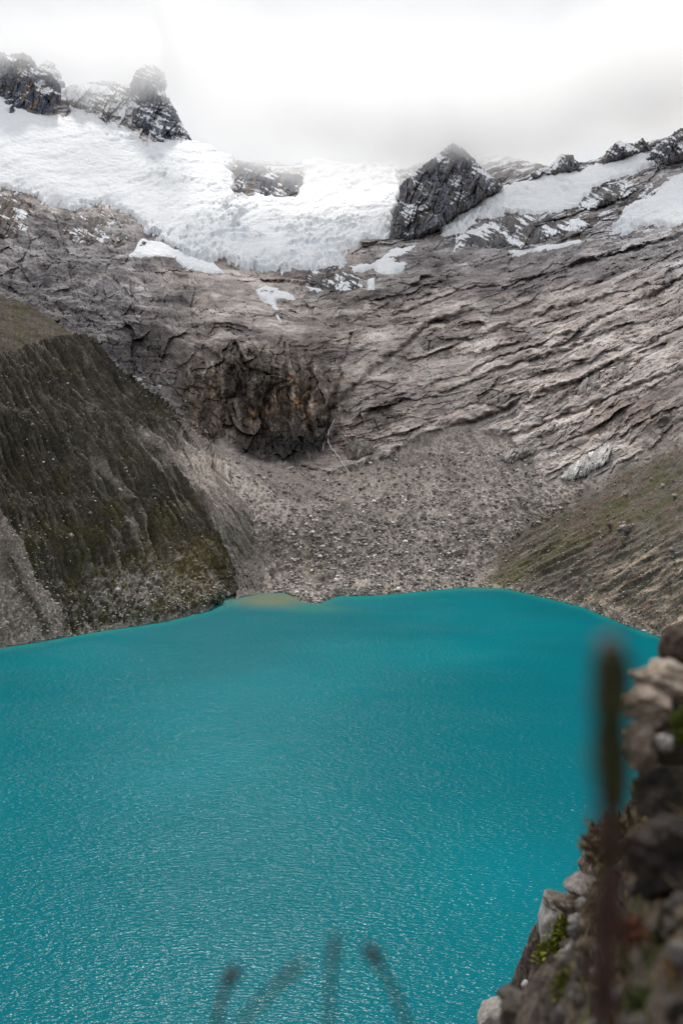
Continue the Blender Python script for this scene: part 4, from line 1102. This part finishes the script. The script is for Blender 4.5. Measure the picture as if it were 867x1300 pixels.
CN = mixc(CN, [.075, .095, .018], .8 * sstep(.25, .5, fbm(NX / .22 + 7, NY / .22, None, 3)))
CN = mixc(CN, [.15, .045, .02], .7 * sstep(.38, .6, fbm(NX / .12 + 70, NY / .12, None, 3)))
PN = np.stack([NX, NY, NZ], -1)
o = link('near_hillside', mesh_np('near_hillside', PN, gridfaces(*NX.shape)[:, ::-1], CN), M_soil)
tag(o, 'dark stony soil bank dropping steeply in front of the viewpoint', 'hillside', kind='structure')

def near_rock(name, label, px, py, D, rx, ry, seed, col1, col2, sub=5, depth=None, rot=0., planes=14, cut=.74, rough=.22, fine=.05, cat='rock', group=None, moss=0., tilt=(0, 0)):
    """rx, ry: half size in reference pixels; sits sunk in the bank"""
    V, Fc = rock_shape(sub, seed, planes, cut, rough, (1, 1, 1), fine)
    s = D / F; dz = depth if depth else rx
    fv = facets(V[:, 0] * 2.6 + V[:, 2] * 1.1 + seed, V[:, 2] * 2.6 - V[:, 1] * 1.3, seed, 1.6, .3) * .5 + facets(V[:, 0] * 7 + V[:, 1] * 4, V[:, 2] * 7 - V[:, 1] * 4, seed + 1, 1.5, .3) * .22
    V = V * (1 + (.10 + .35 * rough) * .55 * fv)[:, None]
    n1 = fbm(V[:, 0] * 3 + seed, V[:, 1] * 3, V[:, 2] * 3, 4, .65)
    c = np.zeros(V.shape) + np.array(col1); c = mixc(c, col2, sstep(-.15, .4, n1))
    n2 = fbm(V[:, 0] * 9 + seed, V[:, 1] * 9, V[:, 2] * 9, 3, .7)
    c = mixc(c, np.array(col1) * .4, sstep(.1, .5, n2) * .7)
    if moss: c = mixc(c, [.08, .10, .02], moss * sstep(.1, .5, V[:, 2] * .6 + n1))
    me = mesh_np(name, V, Fc, c); me.materials.append(M_nrock)
    o = link(name, me); o.location = W(px, py, D)
    o.scale = (rx * s, dz * s, ry * s); o.rotation_euler = (tilt[0], tilt[1], rot)
    return tag(o, label, cat, group)
tan1, tan2 = (.40, .32, .255), (.64, .55, .47)
near_rock('rock', 'dark brown rock crowning the near outcrop at the right edge', 866, 826, 2.75, 31, 34, 201, (.09, .065, .05), (.20, .15, .12))
near_rock('rock', 'cream lumpy rock on top of the near outcrop beside the tall stalk', 850, 862, 2.5, 50, 26, 202, tan1, tan2, rough=.45, fine=.09, cut=.8)
near_rock('rock', 'cream rock face on the near outcrop just below the topmost cream rock', 826, 895, 2.42, 34, 26, 203, tan1, tan2, rough=.45, fine=.09)
near_rock('rock', 'grey brown pitted rock in the middle of the near outcrop', 842, 930, 2.45, 48, 34, 204, (.12, .10, .085), (.24, .205, .175), rough=.5, fine=.1)
near_rock('rock', 'pale tan rough rock low on the left of the near outcrop', 812, 950, 2.38, 26, 28, 205, tan1, tan2, rough=.5, fine=.1)
near_rock('stone', 'white stone lodged in the near outcrop', 842, 944, 2.3, 13, 11, 206, (.52, .50, .48), (.70, .68, .66), sub=4, cat='stone', rough=.5, planes=10, cut=.66)
near_rock('rock', 'dark rough rock at the foot of the near outcrop', 846, 1008, 2.45, 52, 40, 207, (.065, .055, .05), (.16, .14, .13), rough=.5, fine=.12)
near_rock('rock', 'black lump added for the shadowed hollow in the bank under the near outcrop', 862, 1095, 2.0, 62, 46, 208, (.035, .03, .028), (.08, .068, .06), rough=.7, fine=.15, planes=5)  # near-black solid put where the bank only has a shadowed hollow
near_rock('rock', 'tall pale grey rock jutting over the water at the bank edge', 697, 1176, 7.0, 21, 46, 210, (.36, .34, .325), (.48, .455, .44), planes=18, cut=.7, rough=.12, fine=.03, depth=34)
near_rock('rock', 'dark capstone on top of the tall pale jutting rock', 707, 1144, 7.02, 19, 9, 211, (.13, .11, .095), (.26, .235, .215), planes=12, depth=30)
near_rock('rock', 'flat-topped grey block furthest up the bank edge', 746, 1124, 6.2, 30, 13, 212, (.17, .155, .145), (.34, .32, .30), planes=14, rough=.12, depth=34)
near_rock('rock', 'brown crumbling rock between the flat-topped block and the jutting rock', 738, 1156, 6.4, 34, 26, 213, (.11, .085, .07), (.24, .20, .17), rough=.5, fine=.12, depth=40)
near_rock('rock', 'pale squared rock at the bottom edge of the bank by the water', 629, 1296, 8.6, 30, 31, 214, (.27, .25, .23), (.38, .355, .33), planes=18, cut=.68, rough=.12, fine=.04, depth=40)
near_rock('stone', 'small white stone between moss and the lower bank rock', 668, 1250, 8.2, 7, 6.5, 215, (.55, .54, .53), (.65, .64, .63), sub=3, cat='stone')
near_rock('stone', 'small pale wedge stone below the tall jutting rock', 689, 1226, 7.3, 7, 8, 216, (.45, .43, .41), (.6, .58, .56), sub=3, cat='stone')
near_rock('rock', 'brown lump of earth and rock under the jutting rock', 704, 1238, 7.4, 30, 28, 217, (.07, .055, .045), (.16, .135, .11), rough=.5, fine=.12, depth=40)
near_rock('rock', 'broad dark mossy rock mound at the bottom right of the bank', 700, 1300, 3.4, 62, 48, 218, (.07, .06, .052), (.16, .14, .125), rough=.8, fine=.2, moss=.15, planes=4)
near_rock('rock', 'dark earthy core of the near outcrop behind its cream rocks', 885, 935, 2.95, 62, 120, 219, (.06, .05, .043), (.15, .125, .105), rough=.6, fine=.15, planes=6)
# stones in the blurred near bank
cols = [((.13, .115, .105), (.25, .23, .22)), ((.17, .13, .10), (.32, .26, .21)), ((.07, .06, .056), (.15, .135, .125)), ((.26, .25, .24), (.42, .40, .39)), ((.09, .078, .07), (.19, .165, .15))]
rr = np.random.RandomState(3)
protos = []
for i in range(6):
    o = None
    V, Fc = rock_shape(3, 400 + i, 10, .74, .25, (1, .85, .7), .05)
    cc1, cc2 = cols[i % 5]
    c = mixc(np.zeros(V.shape) + np.array(cc1), cc2, sstep(-.2, .4, fbm(V[:, 0] * 3 + i, V[:, 1] * 3, V[:, 2] * 3, 3)))
    me = mesh_np('stone', V, Fc, c); me.materials.append(M_nrock); protos.append(me)
k = 0; kt = 0
while k < 230:
    Y = rr.uniform(1.2, 7.5); X = rr.uniform(.2, .36) * Y + rr.uniform(0, .12)
    px_ = 433.5 + F * X / Y
    Z = float(near_h(np.array([X]), np.array([Y]))[0])
    py_ = HZ - (Z - CZ) * F / Y
    if not (600 < px_ < 900 and 1050 < py_ < 1330): 
        kt += 1
        if kt > 4000: break
        continue
    s = rr.uniform(.010, .034) * (.6 + .28 * Y)
    o = link('stone', protos[pi_ := rr.randint(6)]); o.location = (X, Y, Z + s * .25); o.scale = (s, s, s); o.rotation_euler = tuple(rr.uniform(-.6, .6, 2)) + (rr.uniform(0, 6.28),)
    tn = ['brownish grey', 'tan', 'dark', 'pale grey', 'dark brown', 'brownish grey'][pi_]
    zn = ('far up the near bank by the flat-topped block' if py_ < 1160 else 'on the near bank beside the moss string') if Y > 4.5 else (('on the near bank left of the tall stalk' if px_ < 760 else 'on the near bank right of the tall stalk') + (', high up' if py_ < 1180 else ', low down'))
    tag(o, tn + ' loose stone ' + zn, 'stone', 'loose stones in the near bank'); k += 1

# ---- moss cushions: a lump bristling with leaflets
def cushion(label, px, py, D, rx, ry, seed, c1, c2, n=900, leaf=.012, name='moss_cushion', cat='moss'):
    r = np.random.RandomState(seed); s = D / F
    V, Fc = rock_shape(3, seed, 0, 1, .5, (rx * s, rx * s * .9, ry * s), .1)
    c = np.zeros(V.shape) + np.array(c1) * .7
    d = r.normal(size=(n, 3)); d /= np.linalg.norm(d, axis=1)[:, None]
    idx = r.randint(0, len(V), n); basep = V[idx] * .97
    q = V[idx] / np.array([rx * s, rx * s, ry * s]); q /= np.linalg.norm(q, axis=1)[:, None]
    dirn = q + .6 * d; dirn /= np.linalg.norm(dirn, axis=1)[:, None]
    side = np.cross(dirn, d); side /= np.linalg.norm(side, axis=1)[:, None] + 1e-9
    L_ = leaf * r.uniform(.6, 1.5, n)[:, None]
    basep = basep + r.normal(size=(n, 3)) * leaf * .7
    tri = np.stack([basep - side * L_ * .25, basep + side * L_ * .25, basep + dirn * L_ + side * L_ * .05, basep + dirn * L_ * .6 - side * L_ * .3], 1)
    cl = np.array(c1) + (np.array(c2) - np.array(c1)) * r.rand(n)[:, None]
    Vt = tri.reshape(-1, 3); Ft = np.arange(n * 4).reshape(n, 4)
    tm = np.concatenate([Fc, Fc[:, -1:]], 1)
    bm_v = np.concatenate([V, Vt]); 
    me = bpy.data.meshes.new(name)
    faces = [tuple(map(int, f)) for f in Fc] + [tuple(int(a) + len(V) for a in (f[0], f[1], f[2], f[3])) for f in Ft]
    me.from_pydata([tuple(v) for v in bm_v], [], faces)
    col = np.ones((len(bm_v), 4), np.float32); col[:len(V), :3] = c; col[len(V):, :3] = np.repeat(cl, 4, 0)
    at = me.color_attributes.new('Col', 'FLOAT_COLOR', 'POINT'); at.data.foreach_set('color', col.ravel())
    me.materials.append(M_moss)
    o = link(name, me); o.location = W(px, py, D)
    return tag(o, label, cat)
g1_, g2_ = (.07, .085, .012), (.20, .22, .03)
cushion('bright yellow green moss cushion right of the jutting rock, uppermost one', 744, 1163, 6.6, 15, 11, 1, g1_, g2_, leaf=.03)
cushion('green moss cushion in the middle of the string beside the jutting rock', 724, 1188, 6.5, 17, 15, 2, g1_, g2_, leaf=.03)
cushion('olive moss cushion at the foot of the jutting rock', 703, 1214, 6.5, 15, 11, 3, g1_, g2_, leaf=.03)
cushion('blurred olive moss clump low on the dark mound', 724, 1256, 3.1, 15, 18, 4, (.06, .075, .01), (.16, .18, .03), leaf=.015)
cushion('dim green moss clump near the bottom right corner', 822, 1284, 1.75, 24, 18, 5, (.03, .05, .01), (.08, .11, .03), leaf=.01)
cushion('small rusty red leaf clump on the near bank right of the tall stalk', 800, 1182, 1.95, 17, 9, 6, (.08, .03, .016), (.20, .075, .04), leaf=.009, name='red_plant', cat='plant', n=500)
cushion('orange brown leaf clump at the right edge near the bottom corner', 864, 1236, 1.6, 14, 10, 7, (.08, .035, .018), (.19, .08, .035), leaf=.008, name='red_plant', cat='plant', n=500)
cushion('dry brown heath clump on the bank edge above the black shadow lump', 790, 1075, 4.0, 36, 20, 8, (.07, .06, .03), (.24, .19, .11), leaf=.035, name='dry_shrub', cat='shrub', n=1200)
cushion('sliver of green moss at the right edge of the near outcrop', 868, 922, 2.35, 8, 16, 9, (.05, .07, .01), (.13, .16, .03), leaf=.01)

# ---- dry grass straws on the bank (uncountable)
gv = []; gf = []; gc = []
for k in range(1500):
    if k % 2:
        Y = rr.uniform(3.2, 7.5); X = Y * rr.uniform(.235, .34)
    else:
        Y = rr.uniform(1.5, 3.4); X = Y * rr.uniform(.24, .36)
    Z = float(near_h(np.array([X]), np.array([Y]))[0])
    hgt = rr.uniform(.03, .10) * (.6 + .13 * Y); a = rr.uniform(0, 6.28); ln = rr.uniform(.3, 1.0) * hgt
    b0 = np.array([X, Y, Z - .01]); tip = b0 + np.array([math.cos(a) * ln, math.sin(a) * ln, hgt]); mid = (b0 + tip) / 2 + np.array([0, 0, .25 * hgt])
    wd = .0016 * (1 + .25 * Y); sv = np.array([-math.sin(a), math.cos(a), 0]) * wd
    i0 = len(gv); gv += [b0 - sv, b0 + sv, mid + sv * .8, mid - sv * .8, tip]
    gf += [(i0, i0 + 1, i0 + 2, i0 + 3), (i0 + 3, i0 + 2, i0 + 4, i0 + 4)]
    c = np.array([.22, .17, .09]) * rr.uniform(.4, 1.3) if rr.rand() < .7 else np.array([.07, .10, .02])
    gc += [c] * 5
me = bpy.data.meshes.new('dry_grass'); me.from_pydata([tuple(v) for v in gv], [], [f[:3] if f[2] == f[3] or f[3] == f[-1] and len(set(f)) == 3 else f for f in gf])
col = np.ones((len(gv), 4), np.float32); col[:, :3] = np.array(gc)
at = me.color_attributes.new('Col', 'FLOAT_COLOR', 'POINT'); at.data.foreach_set('color', col.ravel())
tag(link('dry_grass', me, M_moss), 'short dry straw grass on the near bank', 'grass', kind='stuff')

# ---- tall out-of-focus flower stalk
D_ = .50
def lerp_path(pl, n):
    t0_ = np.linspace(0, 1, len(pl)); t1_ = np.linspace(0, 1, n); pl = np.array(pl, float)
    return np.stack([np.interp(t1_, t0_, pl[:, k]) for k in range(pl.shape[1])], 1)
path = [tuple(W(773, 820, D_)), tuple(W(777, 880, D_)), tuple(W(774, 950, D_)), tuple(W(778, 1020, D_)), tuple(W(772, 1100, D_ )), tuple(W(770, 1200, D_)), tuple(W(768, 1300, D_))]
gz = float(near_h(np.array([.125]), np.array([.48]))[0])
path += [(.128, .495, CZ - .45), (.126, .49, (CZ - .45 + gz) / 2), (.124, .485, gz - .03)]
root = bpy.data.objects.new('flower_stalk', None); COL.objects.link(root); root.location = path[-1]
tag(root, 'tall blurred olive and purple flower stalk standing in front of the near outcrop', 'plant')
pp = lerp_path(path, 60); rel = pp - np.array(path[-1])
n_p = len(pp)
rad = np.interp(np.arange(n_p), [0, 3, 8, 30, n_p], [.002, .004, .0048, .0042, .005])
V, Fc = tube(rel, list(rad), 10)
cst = np.zeros(V.shape) + np.array([.06, .07, .018]); lowk = sstep(CZ - .175, CZ - .21, V[:, 2] + path[-1][2]); cst = mixc(cst, [.05, .028, .024], lowk)
o = link('stem', mesh_np('stem', V, Fc, cst), M_moss, root)
lr = np.random.RandomState(8)
def leafmesh(name, zr, n, ln, wd, c1, c2, out):
    vs = []; fs = []; cl = []
    for k in range(n):
        zt = lr.uniform(*zr); i = int(np.argmin(np.abs(pp[:, 2] - zt))); c0 = rel[i]
        a = lr.uniform(0, 6.28); dr = np.array([math.cos(a), math.sin(a), 0]); sv = np.array([-math.sin(a), math.cos(a), 0])
        tf = np.clip((pp[0, 2] - zt) / .014, .5, 1); tf = tf * (.95 + .10 * math.sin(zt * 160) + .08 * math.sin(zt * 410)); L1 = ln * tf * lr.uniform(.7, 1.2); w1 = wd * lr.uniform(.7, 1.2)
        a0 = c0 + dr * .002; m0 = c0 + dr * out * tf * .8 + np.array([0, 0, L1 * .5]); t0_ = c0 + dr * out * tf * .7 + np.array([0, 0, L1])
        i0 = len(vs); vs += [a0, m0 - sv * w1 + dr * .001, m0 + dr * w1 * .7, m0 + sv * w1, t0_]
        fs += [(i0, i0 + 2, i0 + 1), (i0, i0 + 3, i0 + 2), (i0 + 1, i0 + 2, i0 + 4), (i0 + 2, i0 + 3, i0 + 4)]
        cl += [np.array(c1) + (np.array(c2) - np.array(c1)) * lr.rand()] * 5
    me = bpy.data.meshes.new(name); me.from_pydata([tuple(map(float, v)) for v in vs], [], fs)
    col = np.ones((len(vs), 4), np.float32); col[:, :3] = np.array(cl)
    at = me.color_attributes.new('Col', 'FLOAT_COLOR', 'POINT'); at.data.foreach_set('color', col.ravel())
    return me
zz = lambda yy: CZ + (HZ - yy) / F * D_
link('flower_spike', leafmesh('flower_spike', (zz(1030), zz(826)), 560, .016, .0038, (.022, .026, .012), (.06, .06, .028), .0105), M_moss, root)
link('bud', leafmesh('bud', (zz(850), zz(818)), 130, .012, .0036, (.24, .10, .09), (.46, .26, .23), .009), M_moss, root)
link('leaves', leafmesh('leaves', (zz(1330), zz(1030)), 260, .014, .0034, (.04, .024, .02), (.09, .05, .042), .010), M_moss, root)

# ---- four blurred grass stems rising from below the frame
stems = [('dark curved grass head furthest left at the bottom of the frame', [(302, 1226), (288, 1248), (279, 1275), (276, 1300)], .9, .0030, .0062),
         ('faint leaning grass stem second from left over the water', [(388, 1218), (352, 1250), (325, 1278), (305, 1300)], .75, .0018, .0030),
         ('upright thin grass stem in the middle of the bottom edge', [(427, 1182), (421, 1225), (419, 1262), (418, 1300)], .85, .0021, .0032),
         ('dark-tipped grass stem leaning left, rightmost over the water', [(464, 1198), (480, 1222), (497, 1252), (516, 1300)], .9, .0027, .0060)]
for lab, pl, d, r0, r1 in stems:
    wp = [tuple(W(a, b_1, d)) for a, b_1 in pl]
    bx_, by_ = wp[-1][0] * 1.05, d * .97
    gz = float(near_h(np.array([bx_]), np.array([by_]))[0])
    wp += [(bx_, (d + by_) / 2, (wp[-1][2] + gz) / 2), (bx_, by_, gz - .02)]
    rt = bpy.data.objects.new('grass_stem', None); COL.objects.link(rt); rt.location = wp[-1]; tag(rt, lab, 'grass stem')
    q = lerp_path(wp, 46) - np.array(wp[-1])
    V, Fc = tube(q[4:], r0, 6); link('stem', mesh_np('stem', V, Fc, np.zeros(V.shape) + np.array([.05, .04, .035])), M_moss, rt)
    V, Fc = tube(q[:12], [r1 * math.sin(math.pi * min(1, (i + .6) / 12)) ** .6 for i in range(12)], 8)
    V = V * (1 + .0 * V); link('seed_head', mesh_np('seed_head', V, Fc, np.zeros(V.shape) + np.array([.04, .03, .032])), M_moss, rt)
